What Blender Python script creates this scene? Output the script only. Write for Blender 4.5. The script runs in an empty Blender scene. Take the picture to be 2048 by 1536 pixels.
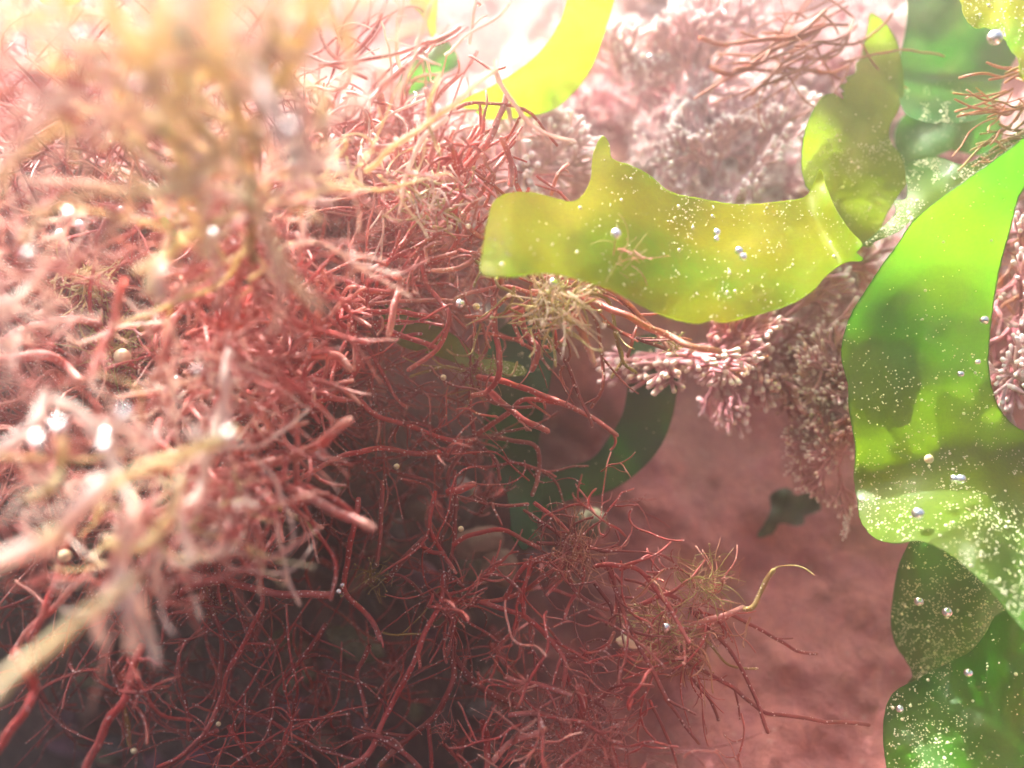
import bpy, math, random
import numpy as np
from mathutils import Vector, noise
from mathutils.geometry import delaunay_2d_cdt

random.seed(7)
S = bpy.context.scene
C = S.collection

# ------------------------------------------------------------------ camera, light, exposure
# 1 unit = 1 cm: a close-up under water, the camera about 10 cm from the weed
S.unit_settings.system = 'METRIC'
S.unit_settings.scale_length = 0.01
FPX = 1024 / math.tan(math.radians(30))          # focal length in photo pixels (2048 wide)
cam = bpy.data.cameras.new('camera')
cam.sensor_width = 36
cam.lens = 18 / math.tan(math.radians(30))
cam.clip_start = 0.05
cam.clip_end = 500
cam.dof.use_dof = True
cam.dof.focus_distance = 10.3
cam.dof.aperture_fstop = 0.135
cam_o = bpy.data.objects.new('camera', cam)
cam_o.rotation_euler = (math.pi / 2, 0, 0)
C.objects.link(cam_o)
S.camera = cam_o

SUN = Vector((-0.32, 0.27, 0.90)).normalized()
sun_el = math.asin(SUN.z)
sun_az = math.atan2(SUN.x, SUN.y)
W = bpy.data.worlds.new('World')
S.world = W
W.use_nodes = True
wn = W.node_tree
bg = wn.nodes['Background']
sky = wn.nodes.new('ShaderNodeTexSky')
sky.sky_type = 'NISHITA'
sky.sun_disc = False
sky.sun_elevation = sun_el
sky.sun_rotation = sun_az
sky.dust_density = 6
sky.ozone_density = 0.3
sky.air_density = 0.7
wn.links.new(sky.outputs[0], bg.inputs[0])
bg.inputs[1].default_value = 0.05
sl = bpy.data.lights.new('sun', 'SUN')
sl.energy = 5.0
sl.angle = math.radians(0.53)
sl.color = (1.0, 0.955, 0.89)
so = bpy.data.objects.new('sun', sl)
so.rotation_euler = SUN.to_track_quat('Z', 'Y').to_euler()
C.objects.link(so)

S.view_settings.view_transform = 'Standard'
S.view_settings.look = 'None'
S.view_settings.gamma = 1
S.view_settings.use_curve_mapping = False
S.view_settings.exposure = 2.95
S.render.engine = 'CYCLES'
S.cycles.use_denoising = True
S.cycles.max_bounces = 8
S.cycles.diffuse_bounces = 3
S.cycles.glossy_bounces = 3
S.cycles.transmission_bounces = 4
S.cycles.transparent_max_bounces = 10
S.cycles.volume_bounces = 1
S.cycles.caustics_reflective = False
S.cycles.caustics_refractive = False

# ------------------------------------------------------------------ helpers
def at(px, py, d):
    return Vector(((px - 1024) / FPX * d, d, -(py - 768) / FPX * d))

def tag(o, label=None, cat=None, group=None, kind=None):
    if label: o['label'] = label
    if cat: o['category'] = cat
    if group: o['group'] = group
    if kind: o['kind'] = kind
    return o

def empty(name, loc, label, cat, group=None):
    o = bpy.data.objects.new(name, None)
    o.location = loc
    o.empty_display_size = 0.2
    C.objects.link(o)
    return tag(o, label, cat, group)

class MB:
    """collects vertices and faces of one mesh"""
    def __init__(s):
        s.v, s.f, s.t = [], [], []
    def add(s, v, f, t=None):
        n = len(s.v)
        s.v += v
        s.f += [tuple(i + n for i in q) for q in f]
        s.t += t if t is not None else [0.0] * len(v)
    def mesh(s, name, mat, smooth=True, origin=None):
        me = bpy.data.meshes.new(name)
        o = origin or (0, 0, 0)
        me.from_pydata([(a[0] - o[0], a[1] - o[1], a[2] - o[2]) for a in s.v], [], s.f)
        at_ = me.attributes.new('along', 'FLOAT', 'POINT')
        at_.data.foreach_set('value', s.t)
        if smooth:
            me.polygons.foreach_set('use_smooth', [True] * len(me.polygons))
        me.materials.append(mat)
        me.update()
        return me
    def obj(s, name, mat, parent=None, origin=None, smooth=True):
        if parent is not None and origin is None:
            origin = parent.location
        me = s.mesh(name, mat, smooth, origin)
        o = bpy.data.objects.new(name, me)
        if parent is not None:
            o.parent = parent
        elif origin is not None:
            o.location = origin
        C.objects.link(o)
        return o

def catmull(pts, n=4, closed=False):
    P = [Vector(p) for p in pts]
    out = []
    m = len(P)
    rng = range(m) if closed else range(m - 1)
    for i in rng:
        if closed:
            a, b, c, d = P[(i - 1) % m], P[i], P[(i + 1) % m], P[(i + 2) % m]
        else:
            a, b, c, d = P[max(i - 1, 0)], P[i], P[i + 1], P[min(i + 2, m - 1)]
        for k in range(n):
            t = k / n
            out.append(0.5 * ((2 * b) + (c - a) * t + (2 * a - 5 * b + 4 * c - d) * t * t + (3 * b - a - 3 * c + d) * t ** 3))
    if not closed:
        out.append(P[-1])
    return out

def tube(mb, path, r0, r1=None, sides=6, wob=0.12, t0=0.0, t1=1.0, knob=0.0, seg_bulge=0):
    """a round, uneven, tapering strand along a list of points"""
    if r1 is None: r1 = r0 * 0.7
    n = len(path)
    if n < 2: return
    pts = [Vector(p) for p in path]
    V, F, T = [], [], []
    up = Vector((0.3, -0.2, 1)).normalized()
    prev = None
    ph = random.random() * 50
    for i, p in enumerate(pts):
        tan = (pts[min(i + 1, n - 1)] - pts[max(i - 1, 0)])
        if tan.length < 1e-9: tan = Vector((0, 0, 1))
        tan.normalize()
        if prev is None:
            a = tan.cross(up)
            if a.length < 1e-3: a = tan.cross(Vector((1, 0, 0)))
        else:
            a = prev - tan * prev.dot(tan)
        a.normalize(); prev = a
        b = tan.cross(a)
        t = i / (n - 1)
        r = r0 + (r1 - r0) * t
        r *= 1 + wob * (noise.noise(Vector((ph, i * 0.9, 0))))
        if seg_bulge: r *= 0.78 + 0.35 * abs(math.sin(math.pi * t * seg_bulge))
        if knob and i >= n - 2: r *= 1 + knob
        if i == 0: r *= 0.9
        for k in range(sides):
            an = 2 * math.pi * k / sides
            V.append(p + (a * math.cos(an) + b * math.sin(an)) * r)
            T.append(t0 + (t1 - t0) * t)
    for i in range(n - 1):
        for k in range(sides):
            k2 = (k + 1) % sides
            F.append((i * sides + k, i * sides + k2, (i + 1) * sides + k2, (i + 1) * sides + k))
    # rounded tip
    tan = (pts[-1] - pts[-2]).normalized()
    rr = r0 + (r1 - r0)
    if knob: rr *= 1 + knob
    base = (n - 1) * sides
    ring = len(V)
    for k in range(sides):
        V.append(pts[-1] + (V[base + k] - pts[-1]) * 0.6 + tan * rr * 0.6); T.append(t1)
    V.append(pts[-1] + tan * rr * 0.95); T.append(t1)
    for k in range(sides):
        k2 = (k + 1) % sides
        F.append((base + k, base + k2, ring + k2, ring + k))
        F.append((ring + k, ring + k2, len(V) - 1))
    mb.add(V, F, T)

def wander(p, d, L, steps=9, bend=0.5, droop=0.0):
    """a gently curving path starting at p"""
    p = Vector(p); d = Vector(d).normalized()
    sd = Vector((random.random() * 99, random.random() * 99, random.random() * 99))
    drift = Vector((random.gauss(0, 1), random.gauss(0, 1), random.gauss(0, 1))) * bend / steps
    out = [p.copy()]
    st = L / steps
    for i in range(steps):
        nv = noise.noise_vector(sd + Vector((0, 0, i * 0.35)))
        d = (d + drift + nv * bend * 0.35 + Vector((0, 0, -droop / steps))).normalized()
        p = p + d * st
        out.append(p.copy())
    return out

def ico(sub=1):
    t = (1 + 5 ** 0.5) / 2
    v = [Vector(a).normalized() for a in [(-1, t, 0), (1, t, 0), (-1, -t, 0), (1, -t, 0), (0, -1, t), (0, 1, t), (0, -1, -t), (0, 1, -t), (t, 0, -1), (t, 0, 1), (-t, 0, -1), (-t, 0, 1)]]
    f = [(0, 11, 5), (0, 5, 1), (0, 1, 7), (0, 7, 10), (0, 10, 11), (1, 5, 9), (5, 11, 4), (11, 10, 2), (10, 7, 6), (7, 1, 8), (3, 9, 4), (3, 4, 2), (3, 2, 6), (3, 6, 8), (3, 8, 9), (4, 9, 5), (2, 4, 11), (6, 2, 10), (8, 6, 7), (9, 8, 1)]
    for _ in range(sub):
        c = {}; nf = []
        def mid(a, b):
            k = (min(a, b), max(a, b))
            if k not in c:
                c[k] = len(v); v.append(((v[a] + v[b]) / 2).normalized())
            return c[k]
        for a, b, q in f:
            ab, bq, qa = mid(a, b), mid(b, q), mid(q, a)
            nf += [(a, ab, qa), (b, bq, ab), (q, qa, bq), (ab, bq, qa)]
        f = nf
    return v, f
ICO0, ICO1, ICO2, ICO3 = ico(0), ico(1), ico(2), ico(3)

# ------------------------------------------------------------------ materials
def new_mat(name):
    m = bpy.data.materials.new(name); m.use_nodes = True
    nt = m.node_tree; nt.nodes.clear()
    return m, nt, nt.nodes, nt.links

def ramp(N, stops):
    r = N.new('ShaderNodeValToRGB')
    e = r.color_ramp.elements
    while len(e) > 1: e.remove(e[-1])
    e[0].position = stops[0][0]; e[0].color = stops[0][1]
    for p, c in stops[1:]:
        x = e.new(p); x.color = c
    return r

def col(c): return (c[0], c[1], c[2], 1)

def noise_tex(N, L, scale, detail=3, rough=0.6, coord='Object', dist=0.0):
    tc = N.new('ShaderNodeTexCoord')
    n = N.new('ShaderNodeTexNoise')
    n.inputs['Scale'].default_value = scale
    n.inputs['Detail'].default_value = detail
    n.inputs['Roughness'].default_value = rough
    n.inputs['Distortion'].default_value = dist
    L.new(tc.outputs[coord], n.inputs['Vector'])
    return n

def mixc(N, L, fac, a, b, mode='MIX'):
    m = N.new('ShaderNodeMix'); m.data_type = 'RGBA'; m.blend_type = mode
    for sock, val in ((m.inputs[0], fac), (m.inputs[6], a), (m.inputs[7], b)):
        if hasattr(val, 'links') or hasattr(val, 'is_output'): L.new(val, sock)
        elif isinstance(val, (int, float)): sock.default_value = val
        else: sock.default_value = col(val)
    return m.outputs[2]

def mr(N, L, v, a, b, c=0.0, d=1.0):
    m = N.new('ShaderNodeMapRange')
    L.new(v, m.inputs[0])
    m.inputs[1].default_value = a; m.inputs[2].default_value = b
    m.inputs[3].default_value = c; m.inputs[4].default_value = d
    return m.outputs[0]

def weed_mat(name, ca, cb, tip, tip_from=0.7, trans=0.3, specks=True, rough=0.38, hue=0.0):
    m, nt, N, L = new_mat(name)
    oi = N.new('ShaderNodeObjectInfo')
    base = mixc(N, L, oi.outputs['Random'], ca, cb)
    nz = noise_tex(N, L, 2.2, 3, 0.6)
    base = mixc(N, L, mr(N, L, nz.outputs[0], 0.35, 0.7), base, mixc(N, L, 0.6, base, tip))
    al = N.new('ShaderNodeAttribute'); al.attribute_name = 'along'
    base = mixc(N, L, mr(N, L, al.outputs['Fac'], tip_from, 1.0), base, tip)
    fine = noise_tex(N, L, 14, 3, 0.7)
    base = mixc(N, L, mr(N, L, fine.outputs[0], 0.3, 0.75, 0.0, 0.45), base, tuple(x * 0.35 for x in ca))
    if specks:
        tc = N.new('ShaderNodeTexCoord')
        vo = N.new('ShaderNodeTexVoronoi'); vo.inputs['Scale'].default_value = 19
        L.new(tc.outputs['Object'], vo.inputs['Vector'])
        f = mr(N, L, vo.outputs['Distance'], 0.17, 0.27, 0.9, 0.0)
        base = mixc(N, L, f, base, (0.9, 0.78, 0.72))
    bs = N.new('ShaderNodeBsdfPrincipled')
    L.new(base, bs.inputs['Base Color'])
    bs.inputs['Roughness'].default_value = rough
    bs.inputs['Specular IOR Level'].default_value = 0.22
    bp = N.new('ShaderNodeBump'); bp.inputs['Strength'].default_value = 0.5; bp.inputs['Distance'].default_value = 0.01
    L.new(fine.outputs[0], bp.inputs['Height']); L.new(bp.outputs[0], bs.inputs['Normal'])
    tr = N.new('ShaderNodeBsdfTranslucent')
    L.new(mixc(N, L, 1.0, base, (1.0, 0.75, 0.7), 'MULTIPLY'), tr.inputs[0])
    mx = N.new('ShaderNodeMixShader'); mx.inputs[0].default_value = trans
    L.new(bs.outputs[0], mx.inputs[1]); L.new(tr.outputs[0], mx.inputs[2])
    out = N.new('ShaderNodeOutputMaterial'); L.new(mx.outputs[0], out.inputs[0])
    return m

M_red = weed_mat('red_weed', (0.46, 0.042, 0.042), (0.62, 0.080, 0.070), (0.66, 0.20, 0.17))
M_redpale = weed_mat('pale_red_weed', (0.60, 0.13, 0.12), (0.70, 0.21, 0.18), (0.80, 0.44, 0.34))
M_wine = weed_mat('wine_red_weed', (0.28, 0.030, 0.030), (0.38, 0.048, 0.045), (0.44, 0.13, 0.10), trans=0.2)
M_olive = weed_mat('olive_weed', (0.30, 0.21, 0.05), (0.42, 0.27, 0.08), (0.55, 0.42, 0.15), specks=True)
M_yellow = weed_mat('straw_yellow_weed', (0.80, 0.79, 0.38), (0.88, 0.84, 0.54), (0.93, 0.91, 0.68), trans=0.55, specks=False)
M_cream = weed_mat('cream_pink_weed', (0.86, 0.72, 0.66), (0.92, 0.86, 0.74), (0.95, 0.93, 0.84), trans=0.55, specks=False)
M_fuzz = weed_mat('green_yellow_fuzz', (0.42, 0.40, 0.08), (0.62, 0.45, 0.20), (0.70, 0.60, 0.30), specks=False)
M_brownhair = weed_mat('rust_brown_hair_weed', (0.46, 0.18, 0.11), (0.58, 0.26, 0.15), (0.66, 0.36, 0.2), specks=False)

def coral_mat(name, c1, c2, tip):
    m, nt, N, L = new_mat(name)
    oi = N.new('ShaderNodeObjectInfo')
    nz = noise_tex(N, L, 4, 3)
    base = mixc(N, L, oi.outputs['Random'], c1, c2)
    base = mixc(N, L, mr(N, L, nz.outputs[0], 0.35, 0.7), base, tuple(x * 0.7 for x in c1))
    al = N.new('ShaderNodeAttribute'); al.attribute_name = 'along'
    base = mixc(N, L, mr(N, L, al.outputs['Fac'], 0.86, 1.0), base, tip)
    bs = N.new('ShaderNodeBsdfPrincipled'); L.new(base, bs.inputs['Base Color'])
    bs.inputs['Roughness'].default_value = 0.75; bs.inputs['Specular IOR Level'].default_value = 0.2
    out = N.new('ShaderNodeOutputMaterial'); L.new(bs.outputs[0], out.inputs[0])
    return m
M_coral = coral_mat('pink_coralline', (0.58, 0.22, 0.25), (0.70, 0.34, 0.36), (0.88, 0.72, 0.68))
M_coraldeep = coral_mat('deep_coralline', (0.40, 0.09, 0.12), (0.50, 0.16, 0.17), (0.62, 0.34, 0.32))
M_coralpale = coral_mat('bleached_coralline', (0.74, 0.46, 0.45), (0.82, 0.62, 0.59), (0.94, 0.88, 0.82))
M_coraltip = coral_mat('white_coralline_tip', (0.84, 0.74, 0.68), (0.86, 0.80, 0.74), (0.9, 0.86, 0.82))

def blade_mat(name, ca, cb, cc, trans=0.55, clear=0.12, gloss=0.35, rough=0.28, scale=0.35, tint=(1.25, 1.6, 0.35)):
    m, nt, N, L = new_mat(name)
    n1 = noise_tex(N, L, scale, 2, 0.5)
    base = mixc(N, L, mr(N, L, n1.outputs[0], 0.38, 0.62), ca, cb)
    n2 = noise_tex(N, L, 1.3, 4, 0.6, dist=0.5)
    base = mixc(N, L, mr(N, L, n2.outputs[0], 0.45, 0.75, 0, 0.6), base, cc)
    n3 = noise_tex(N, L, 22, 3, 0.7)
    base = mixc(N, L, mr(N, L, n3.outputs[0], 0.3, 0.75, 0.0, 0.35), base, tuple(x * 0.5 for x in ca))
    df = N.new('ShaderNodeBsdfPrincipled'); L.new(base, df.inputs['Base Color'])
    df.inputs['Roughness'].default_value = rough
    df.inputs['Specular IOR Level'].default_value = gloss
    bp = N.new('ShaderNodeBump'); bp.inputs['Strength'].default_value = 0.35; bp.inputs['Distance'].default_value = 0.02
    n4 = noise_tex(N, L, 5, 5, 0.7, dist=0.6)
    L.new(n4.outputs[0], bp.inputs['Height']); L.new(bp.outputs[0], df.inputs['Normal'])
    tr = N.new('ShaderNodeBsdfTranslucent')
    tcol = mixc(N, L, 1.0, base, tint, 'MULTIPLY')
    L.new(tcol, tr.inputs[0])
    mx = N.new('ShaderNodeMixShader'); mx.inputs[0].default_value = trans
    L.new(df.outputs[0], mx.inputs[1]); L.new(tr.outputs[0], mx.inputs[2])
    tp = N.new('ShaderNodeBsdfTransparent'); tp.inputs[0].default_value = (0.75, 0.95, 0.35, 1)
    m2 = N.new('ShaderNodeMixShader'); m2.inputs[0].default_value = clear
    L.new(mx.outputs[0], m2.inputs[1]); L.new(tp.outputs[0], m2.inputs[2])
    out = N.new('ShaderNodeOutputMaterial'); L.new(m2.outputs[0], out.inputs[0])
    return m
M_lime = blade_mat('lime_sea_lettuce', (0.44, 0.48, 0.002), (0.16, 0.44, 0.002), (0.40, 0.31, 0.006), 0.66, 0.16, 0.12, 0.4, 0.6, (1.5, 1.5, 0.3))
M_leaf = blade_mat('green_sea_lettuce', (0.05, 0.21, 0.015), (0.17, 0.31, 0.008), (0.12, 0.17, 0.03), 0.6, 0.06, 0.55, 0.36, 0.3, (1.3, 1.35, 0.3))
M_emerald = blade_mat('emerald_sea_lettuce', (0.03, 0.20, 0.012), (0.08, 0.28, 0.006), (0.07, 0.17, 0.02), 0.6, 0.04, 0.5, 0.36, 0.25, (1.1, 1.5, 0.25))
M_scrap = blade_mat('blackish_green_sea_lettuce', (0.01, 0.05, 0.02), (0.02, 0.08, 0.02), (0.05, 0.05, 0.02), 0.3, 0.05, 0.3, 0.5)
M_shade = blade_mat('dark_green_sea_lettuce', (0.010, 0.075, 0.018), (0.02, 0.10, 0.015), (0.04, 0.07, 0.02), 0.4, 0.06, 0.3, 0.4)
M_olivel = blade_mat('olive_sea_lettuce', (0.17, 0.26, 0.008), (0.24, 0.30, 0.01), (0.20, 0.19, 0.03), 0.6, 0.22, 0.2, 0.4)
M_deep = blade_mat('deep_green_sea_lettuce', (0.02, 0.15, 0.03), (0.04, 0.20, 0.02), (0.08, 0.13, 0.03), 0.45, 0.12, 0.5, 0.3)

def simple(name, c, rough=0.4, metal=0.0, spec=0.5, noise_amt=0.3, nscale=8):
    m, nt, N, L = new_mat(name)
    nz = noise_tex(N, L, nscale, 4)
    base = mixc(N, L, mr(N, L, nz.outputs[0], 0.3, 0.7, 0, noise_amt), c, tuple(x * 0.4 for x in c))
    bs = N.new('ShaderNodeBsdfPrincipled'); L.new(base, bs.inputs['Base Color'])
    bs.inputs['Roughness'].default_value = rough
    bs.inputs['Metallic'].default_value = metal
    bs.inputs['Specular IOR Level'].default_value = spec
    bp = N.new('ShaderNodeBump'); bp.inputs['Strength'].default_value = 0.4; bp.inputs['Distance'].default_value = 0.03
    L.new(nz.outputs[0], bp.inputs['Height']); L.new(bp.outputs[0], bs.inputs['Normal'])
    out = N.new('ShaderNodeOutputMaterial'); L.new(bs.outputs[0], out.inputs[0])
    return m
M_speck = simple('pale_speck', (0.86, 0.84, 0.56), 0.25, 0.0, 1.0, 0.0)
M_pebbles = [simple('tan_pebble', (0.30, 0.19, 0.12), 0.7, noise_amt=0.6), simple('grey_pebble', (0.18, 0.15, 0.13), 0.8, noise_amt=0.7),
             simple('olive_pebble', (0.20, 0.19, 0.10), 0.8, noise_amt=0.7), simple('mauve_pebble', (0.24, 0.11, 0.13), 0.8, noise_amt=0.6)]
M_shell = simple('cream_shell', (0.78, 0.60, 0.34), 0.3, noise_amt=0.3)

def bubble_mat():
    # air in water: silvery, mirror-like towards the rim, clear in the middle
    m, nt, N, L = new_mat('air_bubble')
    gl = N.new('ShaderNodeBsdfGlossy'); gl.inputs['Roughness'].default_value = 0.25; gl.inputs[0].default_value = (1, 1, 1, 1)
    tp = N.new('ShaderNodeBsdfTransparent')
    lw = N.new('ShaderNodeLayerWeight'); lw.inputs[0].default_value = 0.6
    mx = N.new('ShaderNodeMixShader')
    L.new(mr(N, L, lw.outputs['Facing'], 0.0, 1.0, 0.75, 1.0), mx.inputs[0])
    L.new(tp.outputs[0], mx.inputs[1]); L.new(gl.outputs[0], mx.inputs[2])
    out = N.new('ShaderNodeOutputMaterial'); L.new(mx.outputs[0], out.inputs[0])
    return m
M_bubble = bubble_mat()

def rock_mat():
    m, nt, N, L = new_mat('rock_with_pink_crust')
    big = noise_tex(N, L, 0.35, 5, 0.62, dist=0.4)
    mid = noise_tex(N, L, 1.4, 5, 0.65, dist=0.3)
    fine = noise_tex(N, L, 7, 5, 0.7)
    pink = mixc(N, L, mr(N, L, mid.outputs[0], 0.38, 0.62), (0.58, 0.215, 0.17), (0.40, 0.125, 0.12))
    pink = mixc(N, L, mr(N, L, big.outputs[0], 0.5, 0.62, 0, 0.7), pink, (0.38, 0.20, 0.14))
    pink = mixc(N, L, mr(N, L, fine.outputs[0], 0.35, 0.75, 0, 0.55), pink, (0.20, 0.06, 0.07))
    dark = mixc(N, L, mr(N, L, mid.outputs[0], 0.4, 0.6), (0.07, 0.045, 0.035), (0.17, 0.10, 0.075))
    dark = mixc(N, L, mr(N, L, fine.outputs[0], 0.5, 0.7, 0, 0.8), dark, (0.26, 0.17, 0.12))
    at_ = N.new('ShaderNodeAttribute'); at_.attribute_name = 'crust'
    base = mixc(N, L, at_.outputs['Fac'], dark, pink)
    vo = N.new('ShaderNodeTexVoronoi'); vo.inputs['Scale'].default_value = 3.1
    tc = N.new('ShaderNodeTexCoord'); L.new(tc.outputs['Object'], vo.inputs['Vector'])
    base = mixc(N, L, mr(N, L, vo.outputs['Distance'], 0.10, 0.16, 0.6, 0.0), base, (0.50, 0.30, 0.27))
    bs = N.new('ShaderNodeBsdfPrincipled'); L.new(base, bs.inputs['Base Color'])
    bs.inputs['Roughness'].default_value = 0.75
    bp = N.new('ShaderNodeBump'); bp.inputs['Strength'].default_value = 0.8; bp.inputs['Distance'].default_value = 0.15
    L.new(fine.outputs[0], bp.inputs['Height']); L.new(bp.outputs[0], bs.inputs['Normal'])
    out = N.new('ShaderNodeOutputMaterial'); L.new(bs.outputs[0], out.inputs[0])
    return m
M_rock = rock_mat()

# ------------------------------------------------------------------ the rock
def sm(a, b, x):
    t = min(1, max(0, (x - a) / (b - a))); return t * t * (3 - 2 * t)

def rock_depth(px, py, fine=True):
    """distance of the rock face along the view at a photo pixel"""
    d = 15.4 - (0.0012 + 0.0021 * sm(1100, 1400, px)) * (py - 768)                      # leans back
    d += 9.0 * sm(330, -500, py) + 30 * sm(-300, -1400, py)   # the top falls away behind
    d += 14.0 * sm(1250, 950, px) * sm(300, 650, px) * sm(330, 60, py)
    # the weed-covered hump at the left
    h = sm(930, 560, px) * sm(120, 420, py) * sm(1150, 960, py)
    d -= 3.9 * h
    # the dark hollow below it
    c = sm(1130, 900, px) * sm(960, 1120, py)
    d += 1.6 * c
    d -= 3.0 * sm(1380, 2300, py)                       # foot comes forward
    d -= 1.5 * sm(1900, 2600, px)
    if fine:
        q = Vector((px * 0.0042, py * 0.0042, 1.3))
        d += (0.75 - 0.35 * sm(1150, 1350, px) * sm(700, 900, py)) * noise.fractal(q, 1.0, 2.0, 4)
        d += (0.26 - 0.19 * sm(1150, 1350, px) * sm(700, 900, py)) * noise.fractal(q * 4.1, 1.0, 2.0, 4)
    return d

def build_rock():
    V, F, cr = [], [], []
    xs = list(np.concatenate([np.arange(-2400, -200, 60), np.arange(-200, 2250, 11), np.arange(2250, 4500, 60)]))
    ys = list(np.concatenate([np.arange(-1700, -150, 50), np.arange(-150, 1700, 11), np.arange(1700, 3300, 60)]))
    nx = len(xs)
    for y in ys:
        for x in xs:
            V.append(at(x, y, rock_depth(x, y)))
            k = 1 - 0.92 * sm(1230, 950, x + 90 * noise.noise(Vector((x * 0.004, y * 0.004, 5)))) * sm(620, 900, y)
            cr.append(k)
    for j in range(len(ys) - 1):
        for i in range(nx - 1):
            a = j * nx + i
            F.append((a, a + nx, a + nx + 1, a + 1))
    me = bpy.data.meshes.new('rock_wall')
    me.from_pydata(V, [], F)
    a_ = me.attributes.new('crust', 'FLOAT', 'POINT'); a_.data.foreach_set('value', cr)
    me.polygons.foreach_set('use_smooth', [True] * len(me.polygons))
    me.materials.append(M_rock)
    o = bpy.data.objects.new('rock', me); C.objects.link(o)
    tag(o, 'pink crusted underwater rock behind the seaweed, dark hollow at lower left', None, None, 'structure')
build_rock()

# ------------------------------------------------------------------ haze: the slightly cloudy sea water
def build_haze():
    x, y0, y1, z0, z1 = 95, -6, 95, -75, 62
    V = [(-x, y0, z0), (x, y0, z0), (x, y1, z0), (-x, y1, z0), (-x, y0, z1), (x, y0, z1), (x, y1, z1), (-x, y1, z1)]
    F = [(0, 3, 2, 1), (4, 5, 6, 7), (0, 1, 5, 4), (1, 2, 6, 5), (2, 3, 7, 6), (3, 0, 4, 7)]
    m, nt, N, L = new_mat('cloudy_water')
    v = N.new('ShaderNodeVolumePrincipled')
    v.inputs['Color'].default_value = (0.98, 0.97, 0.97, 1)
    v.inputs['Density'].default_value = HAZE
    v.inputs['Anisotropy'].default_value = 0.89
    out = N.new('ShaderNodeOutputMaterial'); L.new(v.outputs[0], out.inputs['Volume'])
    me = bpy.data.meshes.new('haze'); me.from_pydata(V, [], F); me.materials.append(m)
    o = bpy.data.objects.new('haze', me); C.objects.link(o)
    tag(o, 'pale cloudy sea water', None, None, 'stuff')
HAZE = 0.0165

# ------------------------------------------------------------------ red weed
def branch(parent, pts_px, d0, d1, rpx, mat, forks=0, tip=None, name='branch', rough=0.0):
    """one traced strand: pixels -> points at its own distance; rpx = half thickness in photo pixels"""
    n = len(pts_px)
    P = []
    for i, (x, y) in enumerate(pts_px):
        t = i / max(1, n - 1)
        P.append(at(x, y, d0 + (d1 - d0) * t + 0.12 * math.sin(i * 2.1 + x)))
    P = catmull(P, 5)
    P = [p + noise.noise_vector(p * 3.1) * 0.03 for p in P]
    r = rpx / FPX * (d0 + d1) / 2
    mb = MB()
    tube(mb, P, r, r * 0.86 if tip is None else r * tip, 8)
    for k in range(forks):
        i = random.randint(len(P) // 3, len(P) - 2)
        tan = (P[i + 1] - P[i - 1]).normalized()
        dd = tan + Vector((random.gauss(0, .6), random.gauss(0, .5), random.gauss(0, .6)))
        L = random.uniform(0.25, 0.8)
        tube(mb, wander(P[i], dd, L, 7, 0.6), r * 0.62, r * 0.4, 6, t0=0.6, t1=1.0)
    return mb.obj(name, mat, parent)

def tuft_branches(root_obj, root, n, main, spread, L, r, mats, fork=0.6, droop=0.0, bend=1.15, jitter=0.15, sides=6, name='branch'):
    for _ in range(n):
        d = Vector(main) + Vector((random.gauss(0, spread), random.gauss(0, spread * 0.8), random.gauss(0, spread)))
        p = Vector(root) + Vector((random.gauss(0, jitter), random.gauss(0, jitter), random.gauss(0, jitter)))
        ll = random.uniform(*L); rr = random.uniform(*r)
        P = wander(p, d, ll, 12, bend, droop)
        mb = MB()
        tube(mb, P, rr, rr * random.uniform(0.45, 0.95), sides)
        while random.random() < fork:
            i = random.randint(3, 8)
            dd = (P[i] - P[i - 1]).normalized() + Vector((random.gauss(0, .55), random.gauss(0, .45), random.gauss(0, .55)))
            tube(mb, wander(P[i], dd, ll * random.uniform(0.25, 0.55), 7, bend), rr * 0.8, rr * random.uniform(0.35, 0.75), sides, t0=0.5, t1=1.0)
        mb.obj(name, random.choice(mats), root_obj)

def stalk(parent, node, back, r, mat):
    """runs from a tuft's middle back to where it grips the rock"""
    mb = MB()
    a = Vector(node); b = Vector(back)
    P = catmull([b, b.lerp(a, 0.5) + Vector((0.15, 0, -0.2)), a], 6)
    tube(mb, P, r * 1.3, r, 7)
    return mb.obj('stalk', mat, parent)

RG = 'red seaweed tufts growing on the rock'
def plant(label, node_px, d, mat, strands, extra=None, anchor=True, group=RG, cat='seaweed', name='red_seaweed'):
    nd = at(*node_px, d)
    o = empty(name, nd, label, cat, group)
    if anchor:
        bx, by = node_px
        stalk(o, nd, at(bx - 20, by + 30, rock_depth(bx - 20, by + 30) + 0.05), 0.045, mat)
    for s in strands:
        pts, dd0, dd1, r = s[0], s[1], s[2], s[3]
        m = s[4] if len(s) > 4 else mat
        branch(o, pts, dd0, dd1, r, m, forks=s[5] if len(s) > 5 else 0)
    if extra:
        tuft_branches(o, nd, **extra)
    return o

SPR = dict(n=16, main=(0.1, -0.25, -0.4), spread=0.7, L=(0.5, 1.3), r=(0.012, 0.024), mats=[M_wine, M_red], fork=0.4)
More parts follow.
